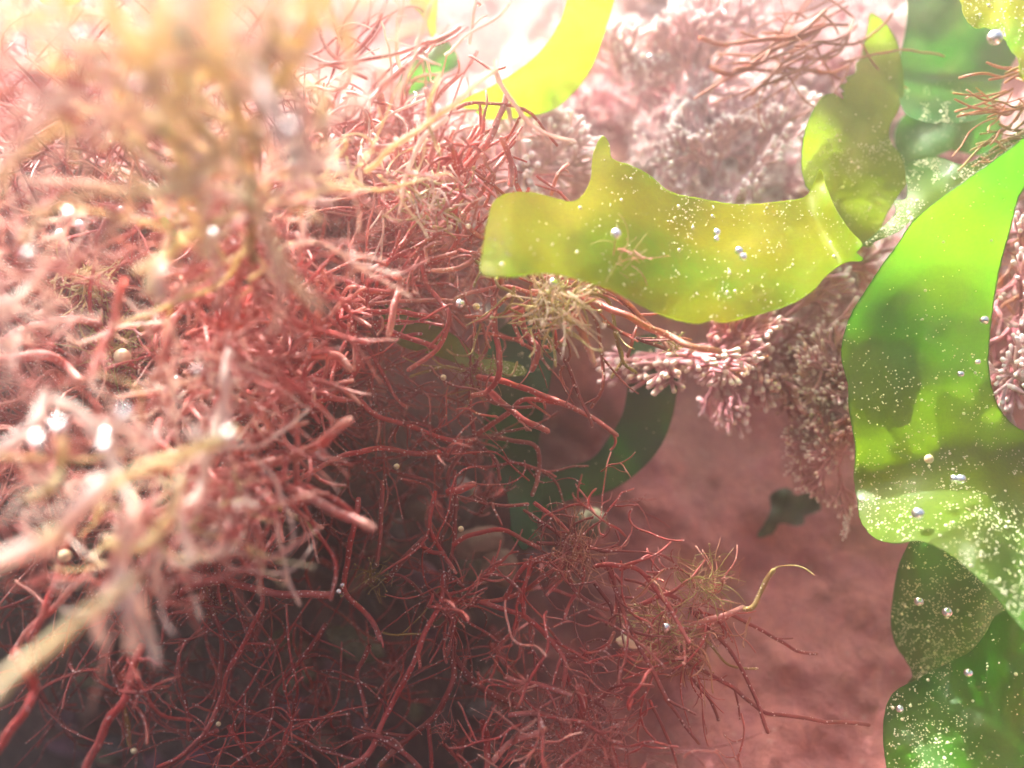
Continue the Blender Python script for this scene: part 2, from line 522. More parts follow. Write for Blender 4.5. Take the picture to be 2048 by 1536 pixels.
# spray below the lime blade
plant('red spray with drooping dark tips hanging under the lime green blade', (1080, 590), 10.2, M_red, [
    ([(987, 595), (991, 658), (1000, 711), (998, 753), (973, 785), (945, 792)], 10.2, 10.0, 6.5, M_red),
    ([(1103, 683), (1135, 728), (1149, 767), (1174, 823), (1184, 852)], 10.2, 10.3, 4, M_wine, 2),
    ([(1100, 600), (1177, 619), (1198, 676), (1207, 739), (1202, 781), (1184, 813)], 10.2, 10.1, 4, M_wine, 2),
    ([(1120, 585), (1212, 595), (1230, 658), (1244, 718), (1272, 750)], 10.2, 10.2, 4, M_olive, 1),
    ([(1230, 665), (1244, 718), (1223, 757)], 10.2, 10.2, 3.6, M_olive),
    ([(1200, 580), (1269, 623), (1269, 669), (1255, 711)], 10.3, 10.2, 4, M_wine, 1),
    ([(1060, 585), (1125, 591), (1191, 605), (1262, 637), (1332, 669), (1384, 690), (1440, 705)], 10.2, 9.3, 7.5, M_redpale),
    ([(1200, 640), (1244, 665), (1297, 686), (1332, 700)], 10.2, 10.2, 4.5, M_wine, 2),
    ([(1090, 560), (1160, 556), (1230, 585), (1290, 640), (1340, 700)], 10.3, 10.2, 5, M_redpale, 2),
    ([(1090, 600), (1150, 640), (1172, 690), (1190, 730)], 9.6, 9.4, 8, M_redpale),
    ([(1040, 620), (1050, 670), (1075, 700), (1065, 740)], 10.0, 9.8, 7, M_red),
    ([(1060, 610), (1030, 640), (1045, 690)], 10.2, 10.1, 5, M_red),
    ([(1060, 600), (1000, 630), (930, 636)], 10.3, 10.2, 4, M_red),
    ([(1080, 590), (1020, 575), (960, 580), (910, 600)], 10.3, 10.4, 4.5, M_redpale, 1),
    ([(1100, 600), (1140, 700), (1120, 745), (1130, 770)], 10.5, 10.5, 3, M_wine, 1),
    ([(1075, 640), (1085, 710), (1100, 740)], 10.5, 10.5, 3, M_wine, 1),
], dict(n=34, main=(0.35, -0.1, -0.25), spread=0.6, L=(0.4, 1.1), r=(0.011, 0.024), mats=[M_redpale, M_red, M_olive, M_wine], fork=0.5, jitter=0.3))

plant('dark red tuft with strands radiating like a star before the deep green blade', (950, 880), 11.0, M_wine, [
    ([(956, 753), (1002, 764), (1051, 778), (1100, 795), (1140, 812)], 10.6, 10.4, 6.5, M_red, 1),
    ([(980, 785), (1016, 816), (1051, 841), (1093, 862)], 10.4, 10.2, 7, M_red),
    ([(950, 872), (1016, 827), (1051, 799), (1121, 806), (1174, 830), (1234, 869)], 11.0, 10.8, 5.5, M_red, 2),
    ([(950, 872), (1016, 880), (1068, 890), (1082, 922), (1065, 992)], 11.0, 11.0, 5, M_wine, 1),
    ([(717, 802), (762, 837), (822, 855), (910, 883), (950, 880)], 10.2, 11.0, 5.5, M_red, 1),
    ([(950, 885), (910, 897), (840, 908), (780, 897), (717, 904), (664, 922), (600, 960)], 11.0, 9.9, 6, M_red, 1),
    ([(950, 885), (990, 920), (1000, 960)], 11.0, 11.0, 4, M_wine),
    ([(950, 880), (940, 800), (945, 740), (975, 690), (960, 640)], 11.0, 10.8, 4.5, M_wine, 1),
    ([(950, 880), (900, 940), (905, 1010), (880, 1080)], 11.0, 11.0, 4.5, M_wine, 1),
    ([(940, 745), (900, 735), (860, 740), (820, 755)], 10.9, 10.8, 3.5, M_olive, 2),
    ([(896, 988), (920, 982), (947, 968)], 10.3, 10.1, 8, M_red),
    ([(940, 745), (900, 790), (850, 790), (800, 770)], 11, 11.1, 3.5, M_wine, 2),
], dict(n=26, main=(0, -0.1, -0.1), spread=1.0, L=(0.6, 1.8), r=(0.010, 0.022), mats=[M_wine, M_wine, M_red], fork=0.6, jitter=0.4, bend=2.0))

plant('red tuft with one straight pale pink strand bent at its top', (715, 612), 10.3, M_red, [
    ([(692, 563), (727, 577), (783, 584)], 10.0, 9.9, 6.5, M_red),
    ([(785, 550), (798, 567), (786, 616), (777, 672)], 9.7, 9.5, 8, M_redpale),
    ([(717, 609), (769, 605), (833, 600), (889, 602), (912, 602)], 10.3, 10.3, 4.5, M_redpale),
    ([(727, 620), (794, 623), (878, 635)], 10.1, 10.0, 5.5, M_red),
    ([(699, 641), (752, 651), (805, 672), (871, 692)], 10.3, 10.2, 6, M_red),
    ([(843, 500), (854, 570), (882, 605), (896, 623), (894, 655), (875, 697), (815, 743)], 10.2, 10.0, 5.5, M_red, 1),
    ([(678, 620), (685, 651), (731, 679)], 9.9, 9.8, 6, M_red),
    ([(720, 600), (745, 560), (790, 510), (830, 470)], 10.3, 10.2, 5, M_red, 1),
    ([(715, 612), (760, 690), (745, 760), (750, 800)], 10.6, 10.5, 4, M_wine, 2),
], dict(n=22, main=(0.3, -0.4, 0.1), spread=0.8, L=(0.5, 1.3), r=(0.016, 0.032), mats=[M_red, M_redpale], fork=0.5))

plant('big branching red weed arching over the dark hollow', (889, 1190), 10.6, M_wine, [
    ([(871, 980), (857, 1056), (889, 1109), (914, 1147)], 10.5, 10.4, 4.5, M_red, 1),
    ([(910, 940), (912, 1000), (907, 1090), (889, 1190)], 10.8, 10.6, 4.5, M_wine, 1),
    ([(889, 1150), (880, 1207), (850, 1263), (833, 1312), (805, 1369), (769, 1436), (734, 1506), (670, 1550)], 10.5, 10.1, 6, M_red, 1),
    ([(889, 1195), (907, 1260), (908, 1312), (903, 1365), (875, 1425), (822, 1471), (760, 1530)], 10.6, 10.4, 6.5, M_wine, 1),
    ([(907, 1200), (960, 1203), (998, 1200), (1051, 1182), (1090, 1150), (1125, 1130)], 10.6, 10.3, 5, M_red),
    ([(1009, 1200), (1033, 1154), (1068, 1119), (1121, 1105)], 10.4, 10.3, 5, M_red),
    ([(1048, 1230), (1045, 1180), (1060, 1140), (1085, 1115)], 10.4, 10.3, 4.5, M_red),
    ([(960, 1205), (995, 1214), (1051, 1235), (1096, 1277), (1128, 1319), (1125, 1370)], 10.5, 10.2, 5.5, M_red, 2),
    ([(1125, 1309), (1174, 1311), (1213, 1295), (1227, 1263)], 10.2, 10.4, 5, M_wine, 1),
    ([(908, 1310), (945, 1362), (1016, 1404), (1051, 1421)], 10.7, 10.9, 7, M_wine),
    ([(1058, 1242), (1065, 1295), (1086, 1337)], 10.4, 10.3, 4, M_wine, 2),
    ([(769, 1161), (819, 1105), (854, 1073)], 10.6, 10.7, 6, M_wine),
    ([(840, 1090), (862, 1104), (888, 1106)], 10.5, 10.5, 5, M_red),
    ([(905, 1092), (945, 1070), (1016, 1063), (1082, 1098)], 10.5, 10.6, 5, M_red),
    ([(769, 1150), (800, 1150), (828, 1172), (850, 1195)], 10.6, 10.6, 3.5, M_wine, 1),
    ([(755, 1265), (800, 1270), (850, 1268)], 10.7, 10.7, 2.6, M_olive, 1),
], dict(n=20, main=(0, 0, -0.3), spread=0.9, L=(0.5, 1.6), r=(0.010, 0.022), mats=[M_wine, M_red], fork=0.5))

plant('knot of wine red strands bristling above the long bent stem', (1150, 1085), 10.2, M_wine, [
    ([(1132, 1070), (1132, 1091), (1139, 1144), (1156, 1186), (1213, 1221)], 10.2, 10.1, 5, M_wine, 2),
    ([(1213, 1105), (1222, 1150), (1234, 1189), (1262, 1260), (1297, 1330), (1339, 1411)], 10.1, 9.9, 5, M_wine, 3),
    ([(1190, 1133), (1227, 1130), (1279, 1144), (1332, 1207), (1378, 1281)], 10.1, 9.9, 5.2, M_red, 2),
    ([(1068, 1007), (1107, 1035), (1139, 1066)], 10.2, 10.2, 4.5, M_red, 1),
    ([(1050, 1020), (1090, 1050), (1130, 1080)], 10.4, 10.3, 3.5, M_wine, 1),
    ([(1075, 1084), (1156, 1091), (1213, 1101), (1240, 1098)], 10.2, 10.2, 4, M_wine, 1),
    ([(1213, 1101), (1238, 1085), (1230, 1062)], 10.1, 10.1, 2.5, M_wine),
    ([(1150, 1085), (1170, 1150), (1145, 1200), (1130, 1236)], 10.2, 10.0, 4, M_red),
    ([(1150, 1085), (1130, 1150), (1095, 1190)], 10.1, 10.0, 3.5, M_red),
    ([(1190, 1165), (1220, 1215), (1224, 1255)], 10.2, 10.2, 4.5, M_wine),
    ([(1224, 1130), (1232, 1190), (1225, 1250)], 10.1, 10.1, 4, M_wine, 2),
    ([(1250, 1160), (1300, 1175), (1345, 1215)], 10.3, 10.3, 3, M_wine, 1),
    ([(1240, 1140), (1290, 1115), (1320, 1112), (1345, 1122)], 10.6, 10.8, 3.5, M_red),
], dict(n=26, main=(0.25, -0.15, -0.35), spread=0.7, L=(0.5, 1.3), r=(0.008, 0.018), mats=[M_wine, M_wine, M_red], fork=0.6, jitter=0.45, bend=2.2))

plant('fuzzy red brown bush with pale tips at the bottom edge beneath the bent stem', (1150, 1440), 10.0, M_wine, [
    ([(1009, 1355), (1068, 1369), (1121, 1383), (1156, 1400)], 10.0, 10.0, 5.5, M_redpale, 1),
    ([(1156, 1370), (1165, 1410), (1160, 1455)], 10.0, 10.0, 9, M_red),
    ([(1019, 1432), (1086, 1428), (1139, 1446)], 9.9, 10.0, 5.5, M_redpale, 1),
    ([(984, 1523), (1016, 1488), (1068, 1471), (1107, 1453)], 9.8, 10.0, 7, M_redpale, 1),
    ([(1150, 1385), (1213, 1418), (1227, 1453), (1220, 1485)], 10.0, 9.9, 4.5, M_wine, 2),
    ([(1150, 1450), (1200, 1490), (1225, 1530), (1235, 1560)], 10.0, 9.9, 4.5, M_wine, 2),
    ([(1163, 1435), (1213, 1390), (1245, 1370), (1308, 1375)], 10.1, 10.3, 4, M_wine, 1),
    ([(1139, 1370), (1125, 1310)], 10.1, 10.2, 4, M_red),
], dict(n=60, main=(-0.1, -0.2, -0.4), spread=0.9, L=(0.5, 1.4), r=(0.007, 0.018), mats=[M_wine, M_red, M_redpale], fork=0.7, jitter=0.5, bend=2.2))

plant('thin red weed on the right reaching out over the pink rock', (1370, 1255), 10.6, M_red, [
    ([(1381, 1214), (1433, 1270), (1479, 1330), (1514, 1404), (1535, 1464)], 10.6, 10.4, 4.5, M_wine),
    ([(1350, 1310), (1433, 1355), (1486, 1393), (1525, 1421), (1592, 1435), (1736, 1450)], 10.7, 10.4, 4.5, M_wine, 1),
    ([(1450, 1225), (1479, 1239), (1539, 1270), (1592, 1298), (1634, 1305)], 10.7, 10.8, 4, M_wine, 1),
    ([(1328, 1393), (1370, 1450), (1398, 1488)], 10.8, 10.8, 3.5, M_wine),
    ([(1360, 1326), (1416, 1393), (1437, 1439)], 10.8, 10.9, 4, M_wine),
    ([(1300, 1290), (1363, 1256), (1433, 1235), (1486, 1217)], 10.5, 10.4, 7, M_redpale, 2),
    ([(1486, 1219), (1504, 1214), (1525, 1182), (1548, 1142)], 10.4, 10.3, 5.6, M_olive),
    ([(1548, 1142), (1557, 1133), (1588, 1131), (1612, 1136), (1630, 1147)], 10.3, 10.3, 1.7, M_fuzz),
    ([(1240, 1300), (1300, 1310), (1370, 1310)], 10.4, 10.6, 5, M_redpale, 2),
    ([(1280, 1210), (1330, 1190), (1360, 1200)], 10.4, 10.4, 5, M_red, 2),
    ([(1300, 1400), (1340, 1490), (1360, 1550)], 10.9, 10.9, 3.5, M_wine),
    ([(1370, 1255), (1420, 1290), (1460, 1330), (1515, 1335)], 10.6, 10.6, 3, M_olive),
], dict(n=44, main=(0.1, -0.2, -0.1), spread=0.9, L=(0.3, 1.1), r=(0.007, 0.018), mats=[M_redpale, M_red, M_brownhair], fork=0.6, jitter=0.3))

plant('stout red strand arching over the hollow with thin strands hanging below', (430, 1175), 10.4, M_wine, [
    ([(327, 1215), (369, 1179), (429, 1161), (492, 1172), (563, 1188), (661, 1188)], 10.2, 10.3, 8.5, M_red),
    ([(425, 1225), (443, 1277), (440, 1383)], 10.5, 10.6, 5, M_wine, 1),
    ([(505, 1000), (524, 1100), (524, 1189), (520, 1225), (485, 1288), (454, 1348), (440, 1397), (404, 1471), (330, 1536)], 10.4, 10.4, 5, M_red, 1),
    ([(654, 1249), (598, 1323), (552, 1376), (538, 1418), (540, 1470)], 10.6, 10.7, 4.5, M_wine, 2),
    ([(717, 996), (706, 1066), (689, 1161), (699, 1193), (741, 1242), (762, 1277)], 10.3, 10.3, 6, M_red, 1),
    ([(762, 960), (762, 1066), (755, 1130)], 10.5, 10.5, 5, M_wine),
    ([(360, 1280), (355, 1340), (370, 1420), (380, 1480)], 10.7, 10.7, 4, M_wine, 1),
    ([(430, 1240), (390, 1270), (350, 1300)], 10.6, 10.6, 4, M_wine, 1),
    ([(741, 1290), (715, 1340), (725, 1390), (733, 1430)], 10.5, 10.5, 5, M_wine),
], dict(n=18, main=(0.1, 0, -0.5), spread=0.8, L=(0.5, 1.6), r=(0.010, 0.022), mats=[M_wine, M_red], fork=0.5))

plant('two thick brick red stems descending at the bottom left corner', (240, 1330), 9.2, M_red, [
    ([(285, 1290), (271, 1323), (246, 1400), (211, 1453), (170, 1550)], 9.3, 8.8, 9, M_red),
    ([(30, 1300), (46, 1341), (67, 1376), (53, 1418), (0, 1495), (-40, 1530)], 8.2, 7.8, 10, M_red),
    ([(243, 1414), (255, 1450), (260, 1488)], 9.2, 9.3, 5, M_olive),
    ([(150, 1060), (120, 1130), (95, 1210), (60, 1280)], 8.8, 8.6, 8, M_red, 1),
    ([(185, 1130), (130, 1190), (60, 1260), (20, 1320)], 8.8, 8.7, 7, M_redpale, 1),
    ([(140, 1330), (138, 1330), (150, 1350)], 9.5, 9.5, 4, M_wine),
], dict(n=10, main=(-0.2, 0, -0.5), spread=0.7, L=(0.5, 1.3), r=(0.014, 0.028), mats=[M_wine, M_red], fork=0.5), anchor=False)

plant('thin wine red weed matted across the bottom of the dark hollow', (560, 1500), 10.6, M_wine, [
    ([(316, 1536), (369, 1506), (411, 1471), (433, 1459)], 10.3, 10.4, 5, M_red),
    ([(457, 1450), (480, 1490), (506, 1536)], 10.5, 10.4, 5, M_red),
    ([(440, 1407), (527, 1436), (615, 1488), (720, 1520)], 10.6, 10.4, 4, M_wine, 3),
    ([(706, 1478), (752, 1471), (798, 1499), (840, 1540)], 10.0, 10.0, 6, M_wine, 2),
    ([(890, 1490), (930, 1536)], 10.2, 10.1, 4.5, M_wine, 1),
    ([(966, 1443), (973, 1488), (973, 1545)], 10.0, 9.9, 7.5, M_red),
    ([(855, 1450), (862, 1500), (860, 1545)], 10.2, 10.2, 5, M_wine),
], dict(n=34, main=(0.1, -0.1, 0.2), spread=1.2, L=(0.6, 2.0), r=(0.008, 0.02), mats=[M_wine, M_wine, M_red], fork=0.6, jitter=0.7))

plant('coral red strands standing upright before the pale coralline at top centre', (925, 430), 10.3, M_redpale, [
    ([(928, 341), (952, 313), (980, 281), (1002, 228), (1011, 190)], 10.0, 9.8, 7.5, M_redpale),
    ([(931, 327), (945, 292), (963, 253)], 10.2, 10.2, 5, M_redpale),
    ([(915, 335), (925, 300), (945, 262), (958, 250)], 10.3, 10.3, 5, M_redpale),
    ([(1023, 370), (1019, 316), (1005, 278)], 10.1, 10.0, 7, M_redpale),
    ([(925, 430), (966, 380), (980, 352), (1012, 313)], 10.2, 10.1, 6, M_redpale),
    ([(1100, 390), (1114, 352), (1135, 327)], 10.5, 10.5, 4, M_redpale, 1),
    ([(860, 330), (870, 270), (866, 230), (850, 180)], 9.4, 9.3, 7, M_redpale),
    ([(925, 430), (860, 480), (800, 510), (745, 540)], 10.3, 10.2, 6, M_red),
], dict(n=44, main=(0.1, -0.4, 0.2), spread=0.9, L=(0.5, 1.4), r=(0.018, 0.036), mats=[M_redpale, M_red], fork=0.5, jitter=0.4))

plant('orange tipped strands reaching up beside the small green scrap at the top', (760, 190), 9.6, M_redpale, [
    ([(745, 200), (766, 172), (805, 137), (850, 95), (875, 77), (921, 56)], 9.3, 9.0, 5.5, M_redpale),
    ([(640, 130), (720, 118), (800, 105), (875, 75)], 9.1, 9.0, 4, M_redpale),
    ([(415, 110), (400, 75), (385, 55)], 9.4, 9.4, 5, M_red),
    ([(640, 60), (620, 40), (630, 10)], 9.4, 9.3, 4, M_redpale),
], dict(n=34, main=(-0.1, -0.3, 0.2), spread=0.9, L=(0.5, 1.3), r=(0.014, 0.03), mats=[M_redpale, M_cream], fork=0.5, jitter=0.6))

plant('two blunt salmon strands poking out sideways above the dark hollow', (480, 935), 8.6, M_redpale, [
    ([(470, 930), (530, 930), (600, 905), (650, 875), (697, 845)], 8.6, 7.8, 11, M_redpale),
    ([(500, 950), (560, 970), (640, 1005), (700, 1035), (742, 1055)], 8.4, 7.7, 11, M_redpale),
    ([(480, 940), (500, 1010), (515, 1080), (525, 1150)], 8.4, 8.2, 9, M_redpale),
    ([(480, 930), (455, 1000), (470, 1060), (440, 1120)], 8.2, 8.0, 9, M_redpale),
    ([(520, 860), (580, 900), (640, 960), (690, 970)], 9.0, 9.2, 4, M_redpale),
], dict(n=46, main=(0.1, -0.4, -0.3), spread=0.75, L=(0.6, 1.4), r=(0.02, 0.04), mats=[M_redpale, M_red], fork=0.5, jitter=0.3))

plant('olive sprig with a thick straight strand near the two salmon strands', (500, 1000), 9.9, M_olive, [
    ([(500, 1000), (520, 1006), (580, 1028), (615, 1050), (643, 1080)], 9.8, 9.7, 6.5, M_olive),
    ([(500, 1000), (530, 1040), (560, 1080)], 9.9, 9.9, 3, M_wine, 1),
    ([(570, 1010), (560, 1050), (566, 1083)], 9.7, 9.7, 4, M_red),
    ([(500, 1000), (560, 1010), (630, 1050), (655, 1052)], 10.0, 10.0, 3, M_wine, 1),
], None, group=None)

plant('smooth pink red strand hooked at its end in front of the hump', (510, 700), 9.3, M_redpale, [
    ([(500, 690), (527, 707), (598, 714), (668, 711), (697, 740)], 9.3, 9.2, 10, M_redpale),
    ([(390, 595), (352, 634), (320, 655), (285, 672)], 9.3, 9.2, 8, M_redpale),
    ([(330, 588), (310, 620), (281, 660)], 9.1, 9.3, 6, M_olive),
    ([(0, 690), (50, 655), (140, 640), (200, 650)], 9.3, 9.5, 8, M_red),
    ([(0, 720), (90, 710), (130, 730), (160, 765)], 9.0, 8.7, 11, M_redpale),
    ([(250, 560), (225, 640), (200, 700), (180, 760)], 7.4, 7.0, 10, M_redpale),
    ([(345, 640), (330, 700), (310, 760)], 7.6, 7.4, 9, M_redpale),
    ([(520, 790), (600, 810), (650, 800), (700, 760), (720, 720)], 9.9, 9.9, 6, M_red),
], dict(n=50, main=(0.1, -0.5, -0.1), spread=0.8, L=(0.6, 1.5), r=(0.02, 0.04), mats=[M_redpale, M_red], fork=0.5, jitter=0.35))

# tufts that clothe the hump: each rooted on the rock, labelled by where it grows
hump = [
    (60, 300, 'pink red tuft under the pale overhang at the top left edge', M_redpale),
    (200, 330, 'coral tuft beside the dark gap below the pale overhang', M_redpale),
    (330, 250, 'salmon tuft veiled by the blurred straw yellow weed', M_redpale),
    (640, 260, 'pale salmon tuft right of the two large glints', M_redpale),
    (760, 330, 'salmon tuft below the yellow branching sprig', M_redpale),
    (60, 450, 'coral red tuft studded with glints at the left edge', M_red),
    (210, 460, 'red tuft with a green sliver lodged in it', M_red),
    (370, 430, 'red tuft behind the dark throat of the blurred stem', M_red),
    (620, 420, 'coral red tuft just right of the blurred dark stem', M_red),
    (760, 450, 'red tuft crossed by long pale strands left of the lime blade', M_redpale),
    (870, 480, 'red tuft touching the left end of the lime blade', M_redpale),
    (120, 590, 'rusty red tuft with a yellow crumbly head', M_red),
    (260, 560, 'red tuft beside the blurred cream lobe', M_red),
    (430, 540, 'dense red tuft hanging beneath the blurred dark stem', M_red),
    (560, 540, 'red tuft with strands combed downward beside the blurred stem', M_red),
    (680, 560, 'red tuft next to a pale curved strand', M_red),
    (60, 700, 'red tuft fanning flat at the left edge', M_red),
    (220, 720, 'dark red tuft around the round yellow bead', M_wine),
    (360, 690, 'red tuft holding two small glints in the middle of the hump', M_red),
    (560, 660, 'red tuft above the hooked pink strand', M_red),
    (700, 700, 'dark red tuft between the hooked strand and the dim hollow', M_wine),
    (830, 560, 'red tuft under the left tip of the lime blade', M_red),
    (100, 800, 'coral tuft behind the row of bright round glints', M_redpale),
    (270, 800, 'coral tuft right behind the bluish white glint', M_redpale),
    (420, 800, 'red tuft below the middle of the hump', M_red),
    (580, 800, 'wine red tuft facing the dim hollow', M_wine),
    (60, 960, 'orange red tuft ringed by a blurred yellow loop', M_red),
    (220, 920, 'coral tuft seen through the blurred cream loops', M_redpale),
    (380, 930, 'red tuft behind the blurred yellow strand', M_red),
    (560, 900, 'dark red tuft between the two salmon strands', M_wine),
    (110, 1100, 'deep red tuft tucked under the blurred yellow weed', M_wine),
    (330, 1060, 'wine red tuft at the lower rim of the hump', M_wine),
    (700, 850, 'wine red tuft hanging into the hollow beside the salmon strands', M_wine),
    (800, 950, 'sparse wine red tuft dangling in the middle of the hollow', M_wine),
    (320, 1210, 'wine red tuft in the shade under the blurred yellow weed', M_wine),
    (180, 1380, 'dark wine tuft low at the left above the bottom edge', M_wine),
    (420, 1330, 'wine red tuft under the stout arching strand', M_wine),
    (620, 1400, 'wine red tuft low in the hollow left of the branching weed', M_wine),
    (760, 1330, 'wine red tuft among the stones of the hollow', M_wine),
    (980, 1290, 'wine red tuft between the branching weed and the bristling knot', M_wine),
    (860, 1020, 'wine red tuft right of the middle of the hollow', M_wine),
    (1040, 1500, 'wine red tuft at the bottom edge left of the fuzzy bush', M_wine),
    (640, 1120, 'sparse dark red tuft above the stout arching strand', M_wine),
]
for hx, hy, lab, mt in hump:
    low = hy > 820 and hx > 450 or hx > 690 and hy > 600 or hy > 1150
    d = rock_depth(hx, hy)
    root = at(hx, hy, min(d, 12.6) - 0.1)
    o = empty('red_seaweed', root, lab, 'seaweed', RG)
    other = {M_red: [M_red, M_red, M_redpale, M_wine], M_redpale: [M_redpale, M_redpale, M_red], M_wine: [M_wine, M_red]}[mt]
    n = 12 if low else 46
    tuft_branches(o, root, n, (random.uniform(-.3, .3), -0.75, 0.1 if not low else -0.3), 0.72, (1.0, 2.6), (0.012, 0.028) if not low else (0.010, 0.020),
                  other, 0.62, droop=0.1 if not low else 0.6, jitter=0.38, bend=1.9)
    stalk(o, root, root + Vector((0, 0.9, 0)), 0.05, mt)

# ------------------------------------------------------------------ blurred weed close to the lens
def near_plant(label, node, d, strands, mats, extra=None, group='pale weed close to the lens'):
    k = 0.97
    d *= k
    strands = [(p, a * k, b * k, r * 0.72, m) for p, a, b, r, m in strands]
    nd = at(*node, d)
    o = empty('straw_seaweed', nd, label, 'seaweed', group)
    for pts, a, b, r, m in strands:
        branch(o, pts, a, b, r, m)
    if extra:
        for e in extra:
            root = at(e.pop('x'), e.pop('y'), e.pop('d'))
            e['n'] = int(e['n'] * 1.2)
            e['r'] = (e['r'][0] * 0.6, e['r'][1] * 0.55)
            tuft_branches(o, root, **e)
    return o

near_plant('tall blurred straw yellow weed with a dark throat rising to the top edge', (505, 480), 7.0, [
    ([(505, 520), (500, 440), (505, 360), (510, 290), (520, 200), (540, 100), (560, -40)], 7.2, 5.0, 15, M_olive),
    ([(510, 300), (470, 210), (440, 120), (430, -30)], 5.8, 4.6, 26, M_yellow),
    ([(505, 330), (400, 260), (320, 180), (250, 80), (210, -40)], 6.2, 4.6, 24, M_yellow),
    ([(500, 350), (420, 320), (330, 270), (220, 230), (110, 190)], 6.4, 4.9, 18, M_cream),
    ([(520, 200), (590, 120), (620, 40), (640, -30)], 5.6, 4.8, 28, M_yellow),
    ([(505, 400), (440, 380), (380, 350), (300, 330)], 6.6, 5.8, 14, M_cream),
    ([(510, 380), (560, 340), (620, 330), (700, 340)], 6.6, 6.2, 12, M_cream),
    ([(505, 430), (560, 410), (640, 380), (720, 370)], 6.8, 6.8, 9, M_yellow),
    ([(300, 180), (220, 160), (140, 90), (60, 60)], 5.3, 4.9, 18, M_cream),
    ([(330, 220), (300, 120), (330, 30), (320, -30)], 5.1, 4.6, 20, M_yellow),
    ([(440, 130), (380, 90), (350, 20)], 4.8, 4.6, 24, M_yellow),
], None, [
    dict(x=500, y=430, d=7.2, n=34, main=(-0.1, -0.2, 0.35), spread=0.75, L=(0.7, 1.7), r=(0.022, 0.045), mats=[M_cream, M_redpale, M_yellow], fork=0.5, jitter=0.2),
    dict(x=505, y=470, d=8.0, n=44, main=(0.0, -0.15, -0.6), spread=0.5, L=(0.9, 2.0), r=(0.018, 0.034), mats=[M_red, M_redpale], fork=0.4, jitter=0.15),
    dict(x=430, y=220, d=5.6, n=40, main=(-0.3, -0.1, 0.4), spread=0.8, L=(0.5, 1.5), r=(0.02, 0.06), mats=[M_yellow, M_cream], fork=0.5, jitter=0.3),
    dict(x=230, y=180, d=5.6, n=36, main=(-0.3, -0.1, 0.3), spread=0.8, L=(0.5, 1.3), r=(0.02, 0.05), mats=[M_cream, M_yellow, M_redpale], fork=0.5, jitter=0.4),
    dict(x=560, y=130, d=5.4, n=26, main=(0.1, -0.1, 0.5), spread=0.6, L=(0.4, 1.1), r=(0.025, 0.06), mats=[M_yellow, M_cream], fork=0.5, jitter=0.3),
])
near_plant('blurred cream and yellow weed sprawling across the lower left', (350, 920), 6.0, [
    ([(470, 860), (404, 894), (352, 922), (299, 932), (211, 982), (158, 1027), (80, 1090)], 6.4, 5.4, 17, M_yellow),
    ([(280, 1150), (225, 1193), (150, 1240), (70, 1310), (-30, 1400)], 5.6, 4.4, 17, M_yellow),
    ([(218, 1080), (250, 1098), (281, 1094), (316, 1059), (350, 1000), (362, 950)], 6.0, 6.2, 14, M_yellow),
    ([(262, 1000), (255, 1080), (250, 1137), (256, 1220), (262, 1300)], 5.6, 5.6, 19, M_cream),
    ([(355, 1020), (362, 1060), (385, 1130)], 6.4, 6.4, 11, M_cream),
    ([(320, 1100), (315, 1160), (325, 1225), (350, 1262)], 6.6, 6.9, 8, M_cream),
    ([(123, 880), (125, 930), (95, 975), (50, 1000)], 6.2, 6.2, 13, M_yellow),
    ([(350, 1010), (380, 1010), (400, 970), (420, 900), (440, 830), (460, 760)], 6.6, 7.6, 14, M_cream),
    ([(200, 960), (160, 1010), (110, 1080), (40, 1110), (-30, 1130)], 5.6, 5.0, 30, M_cream),
    ([(262, 1180), (290, 1240), (320, 1330)], 5.9, 6.1, 13, M_cream),
    ([(230, 1180), (190, 1240), (200, 1290)], 5.7, 5.7, 16, M_cream),
    ([(90, 790), (60, 860), (0, 900)], 6.4, 6.0, 20, M_cream),
    ([(110, 800), (180, 850), (230, 930), (260, 1000)], 6.3, 5.8, 18, M_cream),
], None, [
    dict(x=300, y=1010, d=6.8, n=44, main=(0.1, 0.0, -0.5), spread=0.7, L=(0.5, 1.3), r=(0.016, 0.038), mats=[M_cream, M_redpale, M_yellow, M_redpale], fork=0.5, jitter=0.35),
    dict(x=100, y=900, d=6.8, n=40, main=(-0.1, 0.0, 0.0), spread=0.9, L=(0.4, 1.2), r=(0.016, 0.04), mats=[M_cream, M_redpale, M_redpale], fork=0.5, jitter=0.45),
    dict(x=430, y=930, d=7.4, n=30, main=(0.2, -0.1, -0.2), spread=0.7, L=(0.5, 1.2), r=(0.016, 0.034), mats=[M_cream, M_redpale], fork=0.5, jitter=0.3),
])
near_plant('blurred cream lobe on a pale strand in the middle of the hump', (310, 540), 6.6, [
    ([(370, 470), (340, 500), (315, 530), (300, 580)], 6.8, 6.5, 18, M_yellow),
    ([(318, 520), (318, 555), (322, 590)], 6.4, 6.4, 20, M_cream),
    ([(440, 440), (400, 455), (350, 490), (270, 540)], 7.0, 6.5, 11, M_yellow),
], None, None)
near_plant('blurred cream clump at the left edge above the row of glints', (40, 600), 6.2, [
    ([(-30, 620), (20, 610), (60, 580), (90, 550)], 5.9, 6.2, 14, M_cream),
], None, [
    dict(x=20, y=580, d=6.4, n=30, main=(0.2, 0.0, 0.0), spread=0.9, L=(0.3, 0.9), r=(0.015, 0.035), mats=[M_cream, M_redpale], fork=0.5, jitter=0.3),
    dict(x=30, y=500, d=7.2, n=20, main=(0.1, 0.0, 0.0), spread=0.9, L=(0.3, 0.9), r=(0.015, 0.03), mats=[M_cream, M_redpale], fork=0.5, jitter=0.3)])
